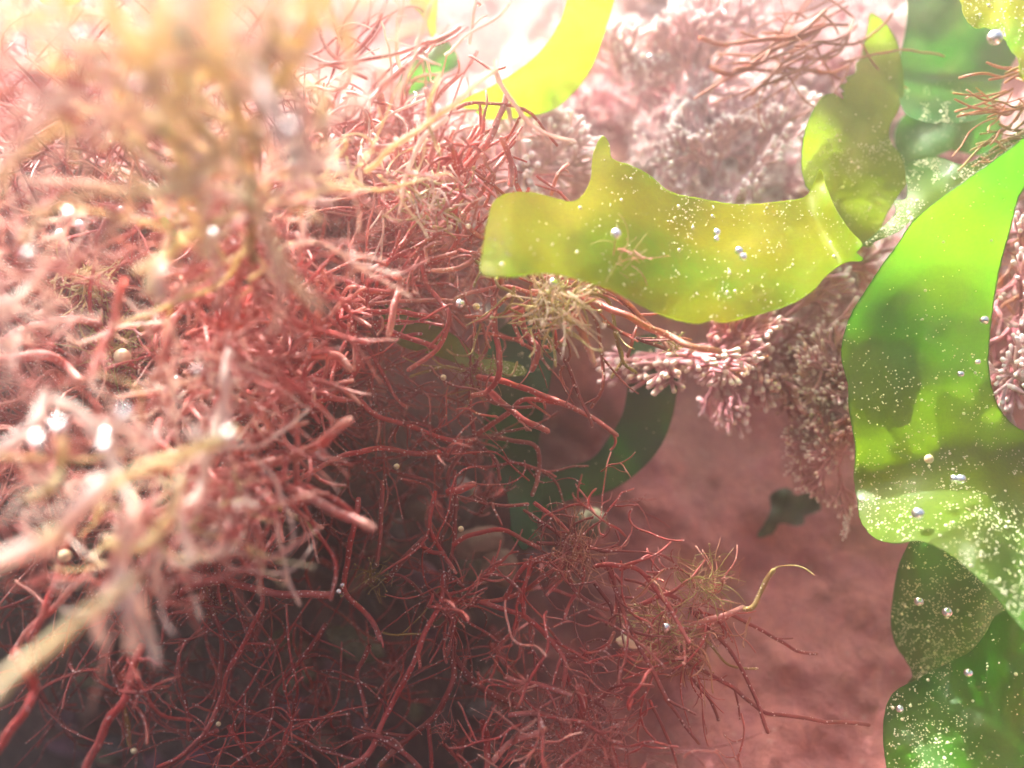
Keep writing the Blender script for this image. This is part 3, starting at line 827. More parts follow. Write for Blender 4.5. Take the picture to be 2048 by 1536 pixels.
near_plant('blurred dusty pink weed with a curling tip over the middle of the hump', (450, 760), 7.4, [
    ([(460, 700), (450, 760), (455, 830), (440, 900)], 7.5, 7.2, 14, M_cream),
    ([(455, 720), (510, 760), (560, 780), (575, 815)], 7.5, 7.8, 8, M_redpale),
], None, [
    dict(x=450, y=750, d=7.8, n=44, main=(0.1, -0.1, -0.1), spread=0.9, L=(0.4, 1.2), r=(0.014, 0.03), mats=[M_redpale, M_cream, M_redpale, M_red], fork=0.5, jitter=0.25)])
near_plant('yellow branching sprig slanting in front of the blurred green blade at the top', (855, 240), 8.6, [
    ([(730, 340), (752, 323), (805, 281), (857, 245), (920, 200), (985, 140)], 8.7, 8.3, 8, M_yellow),
    ([(857, 245), (860, 200), (880, 150)], 8.5, 8.4, 6, M_yellow),
    ([(855, 245), (868, 280), (880, 310)], 8.6, 8.6, 5, M_olive),
    ([(700, 350), (740, 380), (800, 370), (900, 345)], 8.8, 8.8, 5, M_yellow),
], None, [
    dict(x=770, y=350, d=8.9, n=24, main=(0.2, 0.0, 0.1), spread=0.8, L=(0.3, 0.9), r=(0.012, 0.026), mats=[M_yellow, M_redpale], fork=0.5, jitter=0.3)])

# ------------------------------------------------------------------ small fuzzy growths sitting on other weed
def fuzz(label, px, py, d, R, n, r, mats, knobs=14, main=(0, 0, 0)):
    c = at(px, py, d)
    o = empty('epiphyte_tuft', c, label, 'epiphyte', None)
    for m in mats:
        mb = MB()
        for _ in range(n // len(mats)):
            dd = Vector((random.gauss(0, 1), random.gauss(0, 1), random.gauss(0, 1))) + Vector(main) * 1.5
            L = R * random.uniform(0.4, 1.1)
            p = c + Vector((random.gauss(0, R * .25), random.gauss(0, R * .25), random.gauss(0, R * .25)))
            P = wander(p, dd, L, 6, 0.9)
            tube(mb, P, r * random.uniform(0.6, 1.3), r * 0.5, 4)
            if random.random() < knobs / n:
                q, f = ICO1
                rr = r * random.uniform(1.3, 2.4)
                mb.add([P[-1] + v * rr for v in q], f, [1.0] * len(q))
        tag(mb.obj('hairs', m, o), kind='stuff')
    return o
fuzz('yellow green crumbly fuzz on the red spray under the lime blade', 1100, 610, 9.4, 0.62, 90, 0.014, [M_fuzz, M_cream], 30)
fuzz('cream yellow fuzz on red strands left of the lime blade', 870, 390, 9.6, 0.5, 70, 0.013, [M_cream, M_fuzz], 20)
fuzz('green fuzz in the red tangle over the pink rock', 1405, 1165, 10.5, 0.5, 90, 0.007, [M_fuzz, M_brownhair], 16, (0.3, 0, 0.2))
fuzz('yellow crumbly fuzz heading the rusty red tuft at left', 165, 560, 9.8, 0.4, 80, 0.012, [M_fuzz, M_yellow], 26)
fuzz('dull yellow fuzz around the round bead on the hump', 235, 690, 9.8, 0.5, 70, 0.009, [M_fuzz], 14)
fuzz('sparse pale hairs on the stout strand end beside two white specks', 755, 1150, 10.4, 0.3, 34, 0.006, [M_olive], 10)
fuzz('brown hairy knot below the stout arching strand', 430, 1200, 10.5, 0.32, 50, 0.009, [M_brownhair, M_wine], 12)
fuzz('bristly wine knot at the crown of the bent stem', 1145, 1110, 10.0, 0.55, 110, 0.007, [M_wine, M_brownhair], 24)
fuzz('rust and green fuzz beside the tan shell chip', 1320, 1260, 10.4, 0.55, 130, 0.008, [M_brownhair, M_fuzz, M_redpale], 26)
fuzz('brown fuzzy cushion below the tan shell chip', 1370, 1310, 10.7, 0.4, 90, 0.008, [M_brownhair, M_wine], 16)
fuzz('wispy red fuzz around the bush at the bottom edge', 1160, 1480, 9.9, 0.8, 170, 0.006, [M_wine, M_redpale], 30)
fuzz('thin pinkish wisps lying across the lime blade', 1230, 530, 9.1, 0.4, 40, 0.006, [M_redpale, M_fuzz], 4, (0.6, 0, 0.3))
fuzz('small pale green fuzz at the tip of the long pink strand', 1345, 690, 10.2, 0.2, 30, 0.009, [M_fuzz, M_cream], 8)
fuzz('dark hairy ball of thin strands in the middle of the hollow', 940, 755, 10.8, 0.45, 70, 0.006, [M_wine, M_olive], 6)
fuzz('pinkish grey fuzz on the strand at the bottom centre', 890, 1465, 10.2, 0.25, 40, 0.007, [M_wine, M_redpale], 8)

# ------------------------------------------------------------------ coralline tufts on the rock behind
def coral_frond(mat_b, depth=4, L=0.21, r=0.034):
    b = MB()
    def grow(p, d, side, k, r):
        ln = L * random.uniform(0.7, 1.2)
        q = p + d * ln
        path = [p, p.lerp(q, .2), p.lerp(q, .5), p.lerp(q, .8), q]
        last = k == 0 or (k < depth - 1 and random.random() < 0.14)
        tube(b, path, r * 0.72, r * 1.12, 6, 0.14, t0=0.75 * (1 - (k + 1) / (depth + 1)) if not last else 0.6,
             t1=0.75 * (1 - k / (depth + 1)) if not last else 1.0, knob=random.uniform(-0.15, 0.15) if last else 0)
        if last: return
        m = 3 if random.random() < 0.6 else 2
        for i in range(m):
            an = (i - (m - 1) / 2) * random.uniform(0.45, 0.75) + random.gauss(0, .15)
            nd = (d * math.cos(an) + side * math.sin(an) + Vector((random.gauss(0, .09), random.gauss(0, .09), random.gauss(0, .09)))).normalized()
            ns = (side - nd * side.dot(nd)).normalized()
            grow(q, nd, ns, k - 1, r * 0.93)
    d = Vector((0, 0, 1)); a = random.random() * 6.28
    grow(Vector((0, 0, 0)), d, Vector((math.cos(a), math.sin(a), 0)), depth, r)
    return b.mesh('frond', mat_b)
FRONDS = [coral_frond(random.choice([M_coral, M_coraldeep]), random.choice([4, 4, 5])) for _ in range(9)]
FRONDS_P = [coral_frond(M_coralpale, random.choice([4, 4, 5])) for _ in range(6)]
def coral(px, py, d, label, group, scale=1.0, pale=False, n=5, lean=(0, -1, 0.35), spread=0.8):
    root = at(px, py, d + 0.3)
    o = empty('coralline_tuft', root, label, 'coralline seaweed', group)
    for _ in range(n):
        fm = random.choice(FRONDS_P if pale else FRONDS)
        f = bpy.data.objects.new('frond', fm); f.parent = o
        dv = Vector(lean) + Vector((random.gauss(0, spread), random.gauss(0, spread * .6), random.gauss(0, spread)))
        f.rotation_mode = 'QUATERNION'
        f.rotation_quaternion = dv.to_track_quat('Z', random.choice(['X', 'Y']))
        s = scale * random.uniform(0.75, 1.25)
        f.scale = (s, s, s)
        C.objects.link(f)
    return o
CG = 'coralline tufts carpeting the rock'
special = [
    (1400, 180, 13.6, 'large whitish coralline fan with bulbous tips below the brown hair weed', 1.2, True, 6),
    (1330, 240, 13.8, 'tall thin pale coralline strand group left of the whitish fan', 1.1, True, 3),
    (1500, 340, 13.4, 'flat topped white coralline fan above the lime blade', 1.15, True, 5),
    (1430, 350, 13.4, 'white coralline tuft half hidden behind the upper edge of the lime blade', 1.1, True, 5),
    (1040, 340, 12.9, 'pale feathery coralline fan behind the upright coral red strands', 1.3, True, 8),
    (1000, 330, 13.2, 'pale coralline tuft beside the tallest upright red strand', 1.1, True, 6),
    (1720, 770, 12.3, 'pink coralline fan with white ball tips behind the big blade', 0.95, False, 5),
    (1725, 810, 12.3, 'lower pink coralline tuft with two white ball tips beside the big blade', 0.85, False, 4),
    (1700, 905, 12.2, 'small coralline sprig with one bright white tip at the edge of the big blade', 0.9, False, 2),
    (1500, 680, 12.8, 'mauve coralline tuft with a white tip under the lime blade', 1.2, False, 6),
    (1420, 690, 12.6, 'pink coralline tuft where the long pink strand ends', 1.1, False, 6),
    (1560, 640, 13.2, 'shadowed mauve coralline tuft below the right half of the lime blade', 1.1, False, 6),
    (1590, 560, 13.2, 'rusty pink coralline tuft between the lime blade and the big blade', 1.1, False, 5),
    (2040, 780, 11.2, 'white tipped coralline sprig in the notch of the big blade at the right edge', 1.0, True, 4),
    (2030, 640, 11.8, 'pink white coralline tuft right of the big blade', 1.1, False, 6),
    (2040, 540, 11.8, 'small coralline tuft at the right edge beside the top of the big blade', 1.0, False, 5),
    (1700, 1060, 12.2, 'pale curled coralline sprig below the jagged foot of the big blade', 0.42, True, 1),
    (1240, 170, 14.2, 'pinkish white coralline tuft right of the blurred yellow green blade', 1.1, True, 6),
]
for x, y, d, lab, sc, pale, n in special:
    coral(x, y, d - (0.3 if x > 1400 and y > 420 else 0), lab, CG, sc, pale, n, lean=(-1.2 if 1600 < x < 1800 else 0, -0.5, 0.4 if y < 500 else -0.1))
def zone(x, y):
    if x > 1960: return 'at the right edge beside the big blade'
    if x > 1780: return 'behind the broad dull green blade at the top right'
    if y < 110: return 'along the top edge under the rust brown hair weed' if x > 1350 else 'along the top edge beside the curving yellow green blade'
    if x > 1560: return 'left of the bitten upright blade' if y < 400 else 'between the lime blade and the big blade'
    if y > 400: return 'in the shade under the right half of the lime blade'
    if x > 1330: return 'above the right half of the lime blade'
    if y > 230: return 'left of the horn of the lime blade'
    return 'behind the curving yellow green blade' if x < 1150 else 'between the curving blade and the whitish coralline fan'
for i in range(150):
    for _ in range(40):
        x = random.uniform(880, 2080) if i % 3 else random.uniform(1420, 1800); y = random.uniform(-40, 720)
        if y > 420 and x < 1300: continue
        if y > 560 and x < 1380: continue
        if y > 560 and random.random() < .55: continue
        if y > 640 and x < 1640: continue
        break
    pl = random.random() < 0.5; z = zone(x, y)
    coral(x, y, rock_depth(x, y) + 0.1, ('pale' if pl else 'deep pink') + ' coralline tuft ' + z, ('pale' if pl else 'deep pink') + ' coralline tufts ' + z, random.uniform(0.8, 1.15), pl, random.randint(4, 6), lean=(0, -0.8, 0.5))
for i in range(26):
    x = random.uniform(-60, 900); y = random.uniform(-60, 260)
    z = 'left of the tall blurred straw weed' if x < 380 else ('behind the tall blurred straw weed' if x < 660 else 'around the dim green shred at the top')
    coral(x, y, rock_depth(x, y) - 0.1, 'whitish pink coralline tuft on the rock ' + z, 'coralline tufts ' + z, random.uniform(0.9, 1.3), True, 5, lean=(0, -0.7, 0.6))

# rust brown hair weed hanging over the coralline at the top right
hw = empty('hair_seaweed', at(1640, 70, 12.2), 'rust brown hair weed draped over the coralline left of the upright blade', 'seaweed')
for k in range(38):
    x0, y0 = random.uniform(1540, 1720), random.uniform(-30, 150)
    a = random.uniform(2.2, 3.0) if random.random() < .75 else random.uniform(-1, 1)
    L = random.uniform(80, 230)
    x1, y1 = x0 + math.cos(a) * L, y0 + math.sin(a) * L * random.uniform(0.4, 1.1)
    xm, ym = (x0 + x1) / 2 + random.gauss(0, 18), (y0 + y1) / 2 + random.gauss(0, 18)
    branch(hw, [(x0, y0), (xm, ym), (x1, y1)], 12.4, random.uniform(12.0, 12.7), random.uniform(1.6, 3.6), M_brownhair, forks=random.randint(0, 1), name='strand')
for pts in ([(1400, 75), (1450, 90), (1520, 80), (1590, 70), (1650, 20)], [(1420, 130), (1460, 150), (1500, 130), (1560, 95), (1640, 60)]):
    branch(hw, pts, 12.1, 12.2, 5, M_brownhair, 1, name='strand')
hw2 = empty('hair_seaweed', at(2030, 210, 11.0), 'brown hair weed in the corner between the shiny top blade and the big blade', 'seaweed')
for k in range(46):
    x0, y0 = random.uniform(1990, 2100), random.uniform(120, 330)
    a = random.uniform(2.2, 3.6)
    L = random.uniform(40, 130)
    branch(hw2, [(x0, y0), (x0 + math.cos(a) * L * .5, y0 + math.sin(a) * L * .5 + random.gauss(0, 10)), (x0 + math.cos(a) * L, y0 + math.sin(a) * L)],
           11.1, random.uniform(10.7, 11.2), random.uniform(1.5, 3), random.choice([M_brownhair, M_brownhair, M_olive]), name='strand')
hw3 = empty('hair_seaweed', at(2030, 600, 12.2), 'dark rust weed on the rock right of the big blade', 'seaweed')
tuft_branches(hw3, at(2040, 620, 12.5), 40, (-0.2, -0.4, 0.0), 0.9, (0.4, 1.3), (0.012, 0.03), [M_brownhair, M_wine], 0.6, jitter=0.6)

# ------------------------------------------------------------------ sea lettuce blades
def blade(label, outline, depth, mat, specks=0, focus=None, serr=0.0, name='sea_lettuce', big=0.03, step=13, rim=0.007, sharp=True, smooth_n=4, srange=(0.004, 0.011)):
    loop = [Vector((p.x, p.y)) for p in catmull([(x, y, 0) for x, y in outline], smooth_n, True)]
    if serr:
        out = []
        n = len(loop)
        for i in range(n):
            a, b = loop[i], loop[(i + 1) % n]
            k = max(1, int((b - a).length / 7))
            for j in range(k):
                p = a.lerp(b, j / k)
                nn = noise.noise(Vector((p.x * 0.11, p.y * 0.11, 3))) + 0.6 * noise.noise(Vector((p.x * 0.3, p.y * 0.3, 9)))
                g = Vector((-(b - a).y, (b - a).x))
                if g.length: g.normalize()
                out.append(p + g * nn * serr)
        loop = out
    xs = [p.x for p in loop]; ys = [p.y for p in loop]
    def inside(x, y):
        c = False; n = len(loop)
        for i in range(n):
            a, b = loop[i], loop[i - 1]
            if (a.y > y) != (b.y > y) and x < (b.x - a.x) * (y - a.y) / (b.y - a.y) + a.x: c = not c
        return c
    pts = list(loop)
    nl = len(loop)
    y = min(ys); j = 0
    while y < max(ys):
        x = min(xs) + (step / 2 if j % 2 else 0)
        while x < max(xs):
            if inside(x, y) and min((Vector((x, y)) - q).length_squared for q in loop[::2]) > (step * 0.55) ** 2:
                pts.append(Vector((x, y)))
            x += step
        y += step * 0.87; j += 1
    res = delaunay_2d_cdt(pts, [], [list(range(nl))], 1, 1e-4)
    V2, F = res[0], res[2]
    def P3(x, y): return at(x, y, depth(x, y))
    mb = MB()
    mb.add([P3(p.x, p.y) for p in V2], [tuple(f) for f in F])
    cx = sum(xs) / len(xs); cy = sum(ys) / len(ys)
    org = P3(cx, cy)
    o = mb.obj(name, mat, None, origin=org)
    tag(o, label, 'sea lettuce', 'sea lettuce blades')
    em = MB()
    lp = [P3(p.x, p.y) for p in loop]
    tube(em, lp + [lp[0]], rim, rim, 5, 0.2)
    e = em.obj('margin', mat, None, origin=org); e.location = (0, 0, 0); e.parent = o
    if specks:
        sm_ = MB()
        k = 0; tries = 0
        while k < specks and tries < specks * 40:
            tries += 1
            x = random.uniform(max(min(xs), -30), min(max(xs), 2080)); y = random.uniform(max(min(ys), -30), min(max(ys), 1560))
            w = focus(x, y) if focus else 1.0
            w *= 0.45 + 1.0 * noise.noise(Vector((x * 0.012, y * 0.012, 7))) + 1.2 * noise.noise(Vector((x * 0.05, y * 0.05, 7)))
            if random.random() > w or not inside(x, y): continue
            p = P3(x, y)
            r = random.uniform(*srange) * (1 if random.random() > 0.04 else 2.0)
            q, f = ICO0 if r < 0.014 else ICO1
            p = p + Vector((0, -r * 0.6, 0))
            sm_.add([p + a * r for a in q], f)
            k += 1
        s = sm_.obj('specks', M_speck, None, origin=org); s.location = (0, 0, 0); s.parent = o
        tag(s, kind='stuff')
    return o, P3

def wav(x, y, a, s, k): return a * noise.noise(Vector((x * s, y * s, k)))

# 1 lime blade
lime = [(1190, 300), (1205, 273), (1218, 290), (1224, 318), (1262, 332), (1300, 352), (1340, 384), (1400, 398), (1480, 410), (1560, 404), (1608, 395),
        (1625, 375), (1640, 340), (1652, 375), (1672, 420), (1700, 462), (1724, 488), (1712, 505), (1726, 520), (1690, 524), (1655, 548), (1620, 585), (1570, 612), (1510, 630), (1450, 644), (1420, 640),
        (1395, 646), (1340, 636), (1290, 615), (1255, 596), (1210, 575), (1150, 556), (1090, 545), (1030, 552), (965, 548), (966, 500), (976, 440), (988, 405), (1015, 388),
        (1060, 386), (1100, 395), (1140, 404), (1165, 392), (1182, 360), (1185, 325)]
blade('lime green blade lying across the centre with an upright horn', lime,
      lambda x, y: 9.9 - 1.3 * sm(1500, 980, x) - 0.0048 * (y - 500) + wav(x, y, 0.38, 0.0045, 1) + wav(x, y, 0.05, 0.015, 31) - 0.5 * sm(-70, 0, x - 1640 - (y - 340) * 0.57) + 0.35 * sm(1590, 1650, x) * sm(430, 350, y),
      M_lime, 520, lambda x, y: 0.15 + 0.85 * sm(470, 400, y) * sm(1200, 1280, x) + 0.3 * sm(1250, 1350, x), 0.9)
# 2 upright blade
upr = [(1737, 50), (1741, 27), (1765, 42), (1788, 72), (1799, 110), (1806, 150), (1807, 185), (1796, 220), (1780, 250), (1779, 282), (1796, 305), (1812, 325), (1816, 360),
       (1800, 385), (1775, 425), (1755, 470), (1735, 495), (1700, 470), (1670, 430), (1640, 400), (1612, 370), (1603, 325), (1610, 265), (1625, 225), (1645, 195), (1665, 188), (1688, 200), (1684, 185),
       (1690, 183), (1680, 172), (1695, 165), (1693, 155), (1712, 145), (1712, 128), (1722, 118), (1728, 90), (1732, 72)]
blade('olive green blade standing upright with a bitten left edge', upr,
      lambda x, y: 12.0 + wav(x, y, 0.5, 0.006, 4) + 0.0012 * (250 - y) * 1.0 - 0.5 * sm(1680, 1600, x),
      M_olivel, 420, lambda x, y: 0.08 + sm(200, 300, y) * sm(470, 380, y), 1.6, smooth_n=3)
# 3 big blade
bigo = [(2150, 190), (2048, 275), (1990, 320), (1930, 362), (1870, 405), (1825, 445), (1795, 490), (1762, 535), (1730, 585), (1702, 630), (1686, 680), (1684, 720), (1697, 770), (1698, 810),
        (1704, 850), (1712, 900), (1708, 950), (1716, 1005), (1722, 1040), (1745, 1072), (1785, 1086), (1840, 1082), (1890, 1102), (1940, 1140), (1990, 1190), (2030, 1240), (2120, 1320), (2200, 1300), (2200, 1050),
        (2150, 900), (2060, 868), (2020, 845), (1995, 810), (1980, 760), (1977, 700), (1985, 620), (1998, 540), (2020, 460), (2050, 370), (2160, 260)]
def bigd(x, y):
    d = 10.4 + 0.6 * sm(1850, 1690, x) * 0.5
    d -= 0.0032 * (700 - y) * 0.9 * sm(760, 300, y)            # top leans towards the lens
    d -= 0.0062 * max(0, y - 900) * sm(860, 1100, y)            # the lower part lies back and faces up
    d += 0.55 * sm(1950, 2060, x) * sm(780, 900, y)
    d -= 0.0026 * (x - 1850) * sm(880, 1000, y)
    return d + wav(x, y, 0.26, 0.0045, 8) + wav(x, y, 0.025, 0.02, 2)
blade('big speckled green blade hanging down the right side', bigo, bigd, M_leaf, 1600,
      lambda x, y: 0.05 + 0.3 * sm(560, 800, y) + 0.75 * sm(850, 980, y), 1.4, srange=(0.004, 0.012))
# 4 ribbon joining at the top right
rib = [(2100, 230), (2040, 262), (1980, 300), (1930, 330), (1890, 318), (1850, 312), (1815, 325), (1800, 305), (1812, 340), (1814, 395), (1790, 402), (1792, 425), (1770, 450), (1724, 492),
       (1760, 478), (1798, 462), (1822, 440), (1835, 452), (1865, 420), (1920, 385), (1990, 340), (2060, 300), (2110, 290)]
blade('narrow glittering green ribbon running from the upright blade to the top of the big blade', rib,
      lambda x, y: 11.3 - 0.6 * sm(1800, 2050, x) + 0.0075 * (400 - y) * 0.6 + wav(x, y, 0.3, 0.01, 5), M_leaf, 900, lambda x, y: 0.6, 1.2, smooth_n=3)
# 5 top right shiny blade
tr_ = [(1925, -40), (1924, 10), (1932, 38), (1950, 55), (1972, 55), (1995, 62), (2010, 78), (2022, 100), (2038, 120), (2046, 160), (2110, 200), (2150, 60), (2120, -60)]
blade('crinkled shiny green blade in the top right corner', tr_, lambda x, y: 9.9 + 0.009 * (60 - y) + wav(x, y, 0.3, 0.014, 6) + wav(x, y, 0.10, 0.06, 6), M_lime, 420, lambda x, y: 1, 1.5)
# 6 behind it
bk = [(1800, -60), (1815, 0), (1812, 60), (1800, 120), (1797, 180), (1810, 225), (1850, 245), (1900, 246), (1950, 240), (1990, 210), (2010, 150), (2060, 60), (2060, -60)]
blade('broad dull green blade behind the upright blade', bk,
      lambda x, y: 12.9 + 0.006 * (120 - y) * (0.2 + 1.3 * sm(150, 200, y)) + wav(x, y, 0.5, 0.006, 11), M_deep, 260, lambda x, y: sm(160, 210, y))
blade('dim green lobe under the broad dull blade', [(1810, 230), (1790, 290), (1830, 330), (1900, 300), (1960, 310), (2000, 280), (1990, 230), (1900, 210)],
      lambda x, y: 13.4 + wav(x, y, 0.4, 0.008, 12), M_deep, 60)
# 7 lower right speckled fold
lf = [(1840, 1070), (1812, 1100), (1796, 1140), (1786, 1200), (1783, 1250), (1792, 1290), (1812, 1320), (1826, 1350), (1816, 1372), (1850, 1400), (1930, 1380), (1990, 1300), (2020, 1220), (1980, 1160), (1920, 1100)]
blade('dark olive blade glittering with gold specks beneath the foot of the big blade', lf,
      lambda x, y: 11.2 - 0.0030 * (1220 - y) + 0.4 * sm(1840, 1780, x) + wav(x, y, 0.4, 0.008, 14), M_deep, 1500, lambda x, y: 1, 0.8, srange=(0.004, 0.011))
# 8 bottom right
bt = [(1830, 1362), (1800, 1376), (1778, 1400), (1768, 1440), (1768, 1490), (1778, 1560), (1800, 1700), (2300, 1700), (2300, 1250), (2080, 1215), (2000, 1226), (1975, 1262), (1945, 1300), (1900, 1325), (1860, 1345)]
blade('broad green blade filling the bottom right corner', bt,
      lambda x, y: 10.3 + 0.0030 * (1400 - y) * 0.7 - 0.6 * sm(1850, 2048, x) + wav(x, y, 0.9, 0.0045, 17), M_emerald, 620, lambda x, y: sm(2010, 1850, x) * 0.9 + 0.08, 1.0)
# 9 blurred top centre blade
tc_ = [(1145, -60), (1135, 0), (1118, 50), (1080, 105), (1030, 145), (980, 175), (918, 205), (950, 222), (975, 238), (1030, 236), (1080, 228), (1120, 210), (1160, 170), (1185, 130), (1205, 75), (1222, 20), (1235, -60)]
blade('yellow green blade curving down from the top edge', tc_, lambda x, y: 11.9 - 0.002 * (120 - y) + wav(x, y, 0.4, 0.006, 19), M_lime, 0)
blade('small green scrap at the top edge left of the curving blade', [(812, -60), (820, 0), (845, 30), (858, 60), (868, 78), (872, 40), (870, -60)], lambda x, y: 12.3, M_lime, 0)
blade('dim green shred behind the orange tipped strands', [(800, 160), (815, 120), (860, 95), (885, 75), (918, 125), (880, 150), (830, 185), (790, 185)], lambda x, y: 13.2 + wav(x, y, 0.3, 0.02, 3), M_deep, 0)
blade('yellow green scrap in the top left corner', [(50, -60), (80, 0), (110, 12), (160, 2), (170, -60)], lambda x, y: 11.3, M_lime, 0)
# 10 deep green blades in the shade
blade('green blade slipping behind red strands with a pale rounded tip', [(760, 600), (800, 610), (860, 640), (920, 680), (960, 712), (1010, 722), (1045, 732), (1050, 748), (1000, 752), (940, 735), (870, 710), (800, 690), (770, 650)],
      lambda x, y: 11.5 + 0.006 * (690 - y) + wav(x, y, 0.2, 0.01, 21), M_olivel, 60, lambda x, y: sm(940, 980, x))
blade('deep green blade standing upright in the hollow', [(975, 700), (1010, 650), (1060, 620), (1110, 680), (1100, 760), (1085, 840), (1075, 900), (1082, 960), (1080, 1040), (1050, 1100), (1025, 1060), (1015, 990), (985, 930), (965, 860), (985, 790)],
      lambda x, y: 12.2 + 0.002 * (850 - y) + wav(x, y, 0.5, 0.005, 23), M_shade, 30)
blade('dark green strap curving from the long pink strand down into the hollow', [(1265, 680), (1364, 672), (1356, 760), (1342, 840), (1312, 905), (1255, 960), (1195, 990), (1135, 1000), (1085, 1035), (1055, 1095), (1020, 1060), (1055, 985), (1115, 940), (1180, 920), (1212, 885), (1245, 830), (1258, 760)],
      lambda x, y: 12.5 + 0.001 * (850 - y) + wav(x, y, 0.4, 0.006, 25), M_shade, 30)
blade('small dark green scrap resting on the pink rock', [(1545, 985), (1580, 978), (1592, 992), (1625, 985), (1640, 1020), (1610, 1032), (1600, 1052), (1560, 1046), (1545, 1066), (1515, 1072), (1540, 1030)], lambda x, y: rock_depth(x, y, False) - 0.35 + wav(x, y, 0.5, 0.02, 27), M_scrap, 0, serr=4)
blade('green sliver lodged among red strands of the hump', [(310, 395), (322, 420), (342, 450), (355, 470), (340, 468), (322, 445), (308, 420)], lambda x, y: 9.6, M_leaf, 0, rim=0.006)

# ------------------------------------------------------------------ bubbles
def ball(name, px, py, d, rpx, mat, label, cat, group, sq=1.0):
    r = rpx / FPX * d
    mb = MB(); v, f = ICO2
    mb.add([Vector((a.x * r, a.y * r, a.z * r * sq)) for a in v], f)
    me = mb.mesh(name, mat)
    o = bpy.data.objects.new(name, me); o.location = at(px, py, d); C.objects.link(o)
    return tag(o, label, cat, group)
BB = 'air bubbles clinging to the weed'
bubs = [
    (535, 213, 5.0, 15, 'upper of the two large round glints on the blurred straw weed'),
    (580, 260, 5.0, 17, 'lower and brighter of the two large glints on the blurred straw weed'),
    (118, 852, 5.4, 15, 'big white glint at the left of the lower row'),
    (250, 829, 5.4, 15, 'bluish white glint right of the lower row'),
    (208, 892, 5.5, 13, 'smaller white glint just below the bluish white one'),
    (75, 882, 5.4, 14, 'soft white glint leftmost of the lower row'),
    (212, 872, 6.4, 14, 'faint yellow bubble touching the top of the small white glint'),
    (137, 428, 6.6, 11, 'small violet rimmed glint in the red weed at upper left'),
    (57, 510, 6.0, 12, 'bright glint at the left edge level with the cream clump'),
    (160, 452, 9.2, 11, 'pair member glint just below the violet rimmed one'),
    (243, 420, 9.2, 10, 'tiny glint right of the violet rimmed one'),
    (120, 470, 9.0, 12, 'clear bubble in the tuft at upper left'),
    (427, 468, 6.4, 8, 'pinkish bubble beside the throat of the blurred stem'),
    (465, 490, 8.2, 9, 'dull pink bubble right of the pinkish one'),
    (395, 740, 6.6, 8, 'bubble on the red arch at the middle of the hump'),
    (335, 783, 8.4, 10, 'small bubble left of the coral tuft'),
    (355, 758, 8.6, 8, 'tiny bubble above the small bubble on the hump'),
    (457, 870, 5.7, 12, 'milky bubble low on the blurred pink weed'),
    (1232, 468, 8.9, 11, 'round bubble with a dark rim on the lime blade'),
    (1478, 502, 9.6, 9, 'upper of two touching bubbles on the lime blade'),
    (1486, 514, 9.6, 9, 'lower of two touching bubbles on the lime blade'),
    (1434, 465, 9.6, 8, 'white crumb shaped bubble left of the touching pair'),
    (1433, 478, 9.6, 6, 'small crumb just under the white crumb on the lime blade'),
    (1107, 566, 9.2, 10, 'bright bubble on the fuzz under the lime blade'),
    (1158, 580, 9.8, 8, 'bubble between fuzz and lime blade'),
    (1160, 562, 9.8, 6, 'smallest bubble under the lime blade'),
    (920, 608, 10.0, 10, 'silvery bubble on the thin pale strand left of the spray'),
    (953, 613, 10.1, 7, 'golden bubble beside the silvery one'),
    (678, 1183, 10.2, 6, 'white speck at the end of the stout arching strand'),
    (685, 1170, 10.2, 5, 'second white speck just above the strand end'),
    (922, 1058, 10.4, 6, 'white bead over the pale stones of the hollow'),
    (887, 755, 10.6, 6, 'orange white bead on the dark hairy ball'),
    (1333, 1254, 10.3, 9, 'bluish bubble right of the tan shell chip'),
    (793, 933, 10.2, 6, 'yellow bead on a dark strand in the hollow'),
    (1968, 640, 10.0, 9, 'bright bubble high on the right edge of the big blade'),
    (1836, 1027, 9.6, 13, 'brightest bubble on the pale sheen of the big blade'),
    (1922, 958, 9.8, 10, 'bubble right of centre on the big blade'),
    (1908, 957, 9.8, 8, 'bubble beside another right of centre on the big blade'),
    (1858, 918, 9.9, 9, 'gold bubble above the pale sheen of the big blade'),
    (1921, 748, 10.1, 7, 'white bubble at the middle of the big blade'),
    (1955, 724, 10.1, 6, 'small bubble near the right edge of the big blade'),
    (1838, 1203, 10.6, 9, 'white glint on the dark glittering blade'),
    (1894, 1224, 10.6, 10, 'yellow glint on the dark glittering blade'),
    (1937, 1346, 9.9, 9, 'glint at the fold above the bottom right blade'),
    (1800, 1418, 10.2, 8, 'glint near the left edge of the bottom right blade'),
    (268, 1502, 9.4, 6, 'orange glint near the bottom edge left of centre'),
    (437, 1448, 10.3, 5, 'orange glint on the thin weed at the bottom'),
    (245, 714, 9.6, 17, 'round yellowish bead held in dull fuzz'),
    (130, 1112, 8.8, 13, 'yellow bead under the blurred weed at lower left'),
    (1460, 740, 12.0, 7, 'faint bubble on the mauve coralline'),
    (1990, 75, 9.4, 15, 'clear bubble under the crinkled shiny blade'),
    (1300, 115, 12.4, 7, 'pale bubble among the coralline at the top'),
]
for x, y, d, r, lab in bubs:
    ball('air_bubble', x, y, d - 0.15, r, M_shell if 'bead' in lab or 'gold' in lab or 'orange' in lab else M_bubble, lab, 'bubble', BB)

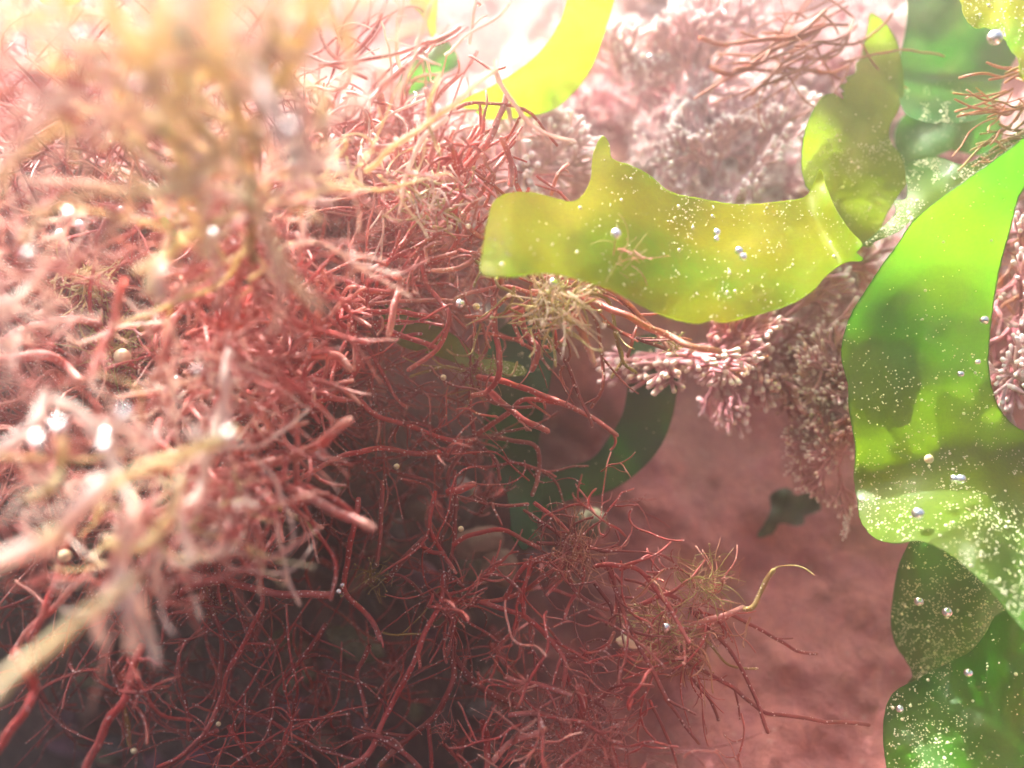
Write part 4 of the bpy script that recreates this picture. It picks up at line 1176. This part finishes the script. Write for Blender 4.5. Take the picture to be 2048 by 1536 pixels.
# ------------------------------------------------------------------ pebbles and chips in the hollow
def pebble(px, py, d, rpx, mat, label, group):
    r = rpx / FPX * d
    mb = MB(); v, f = ICO2
    s = Vector((random.uniform(0.8, 1.4), random.uniform(0.7, 1), random.uniform(0.6, 1)))
    k = random.random() * 50
    mb.add([Vector((a.x * s.x, a.y * s.y, a.z * s.z)) * r * (1 + 0.35 * noise.noise(a * 1.4 + Vector((k, 0, 0)))) for a in v], f)
    o = bpy.data.objects.new('pebble', mb.mesh('pebble', mat)); o.location = at(px, py, d); C.objects.link(o)
    o.rotation_euler = (0, random.uniform(-.5, .5), 0)
    return tag(o, label, 'pebble', group)
PG = 'small stones in the dark hollow'
named = [(1255, 1284, 10.1, 17, 4, 'tan shell chip caught in the red tangle'), (960, 1085, 13.2, 40, 0, 'pale tan stone behind the arching strand at centre'),
         (1000, 1135, 13.0, 38, 0, 'pale buff stone just below the pale tan stone'), (920, 1000, 13.6, 46, 1, 'grey brown stone above the pale tan stone'),
         (710, 1290, 13.0, 44, 2, 'olive stone in the middle of the hollow'), (790, 1060, 13.4, 30, 1, 'small grey stone between hanging strands'),
         (1180, 1045, 13.6, 34, 2, 'olive stone right of the deep green blade'), (970, 1420, 12.8, 34, 1, 'grey stone low in the hollow'),
         (560, 1280, 13.2, 30, 2, 'dim olive stone under the stout strand'), (980, 640, 13.4, 44, 1, 'smooth mauve grey stone behind the spray'), (850, 1150, 13.4, 30, 3, 'mauve stone behind the branching red weed')]
for x, y, d, r, mi, lab in named:
    pebble(x, y, min(d, rock_depth(x, y) - 0.1) if mi != 4 else d, r, M_shell if mi == 4 else M_pebbles[mi], lab, None if mi == 4 else PG)
for i in range(70):
    x, y = random.uniform(100, 1130), random.uniform(1000, 1540)
    mi = random.randrange(4); c = ['tan', 'grey', 'olive', 'mauve'][mi]
    z = ('left of the stout arching strand' if x < 330 else 'under the stout arching strand' if x < 680 else 'behind the branching weed') + (' near the bottom edge' if y > 1350 else ' higher up')
    pebble(x, y, rock_depth(x, y) - 0.05, random.uniform(10, 34), M_pebbles[mi], 'small ' + c + ' stone in the hollow ' + z, c + ' stones in the hollow ' + z)

build_haze()
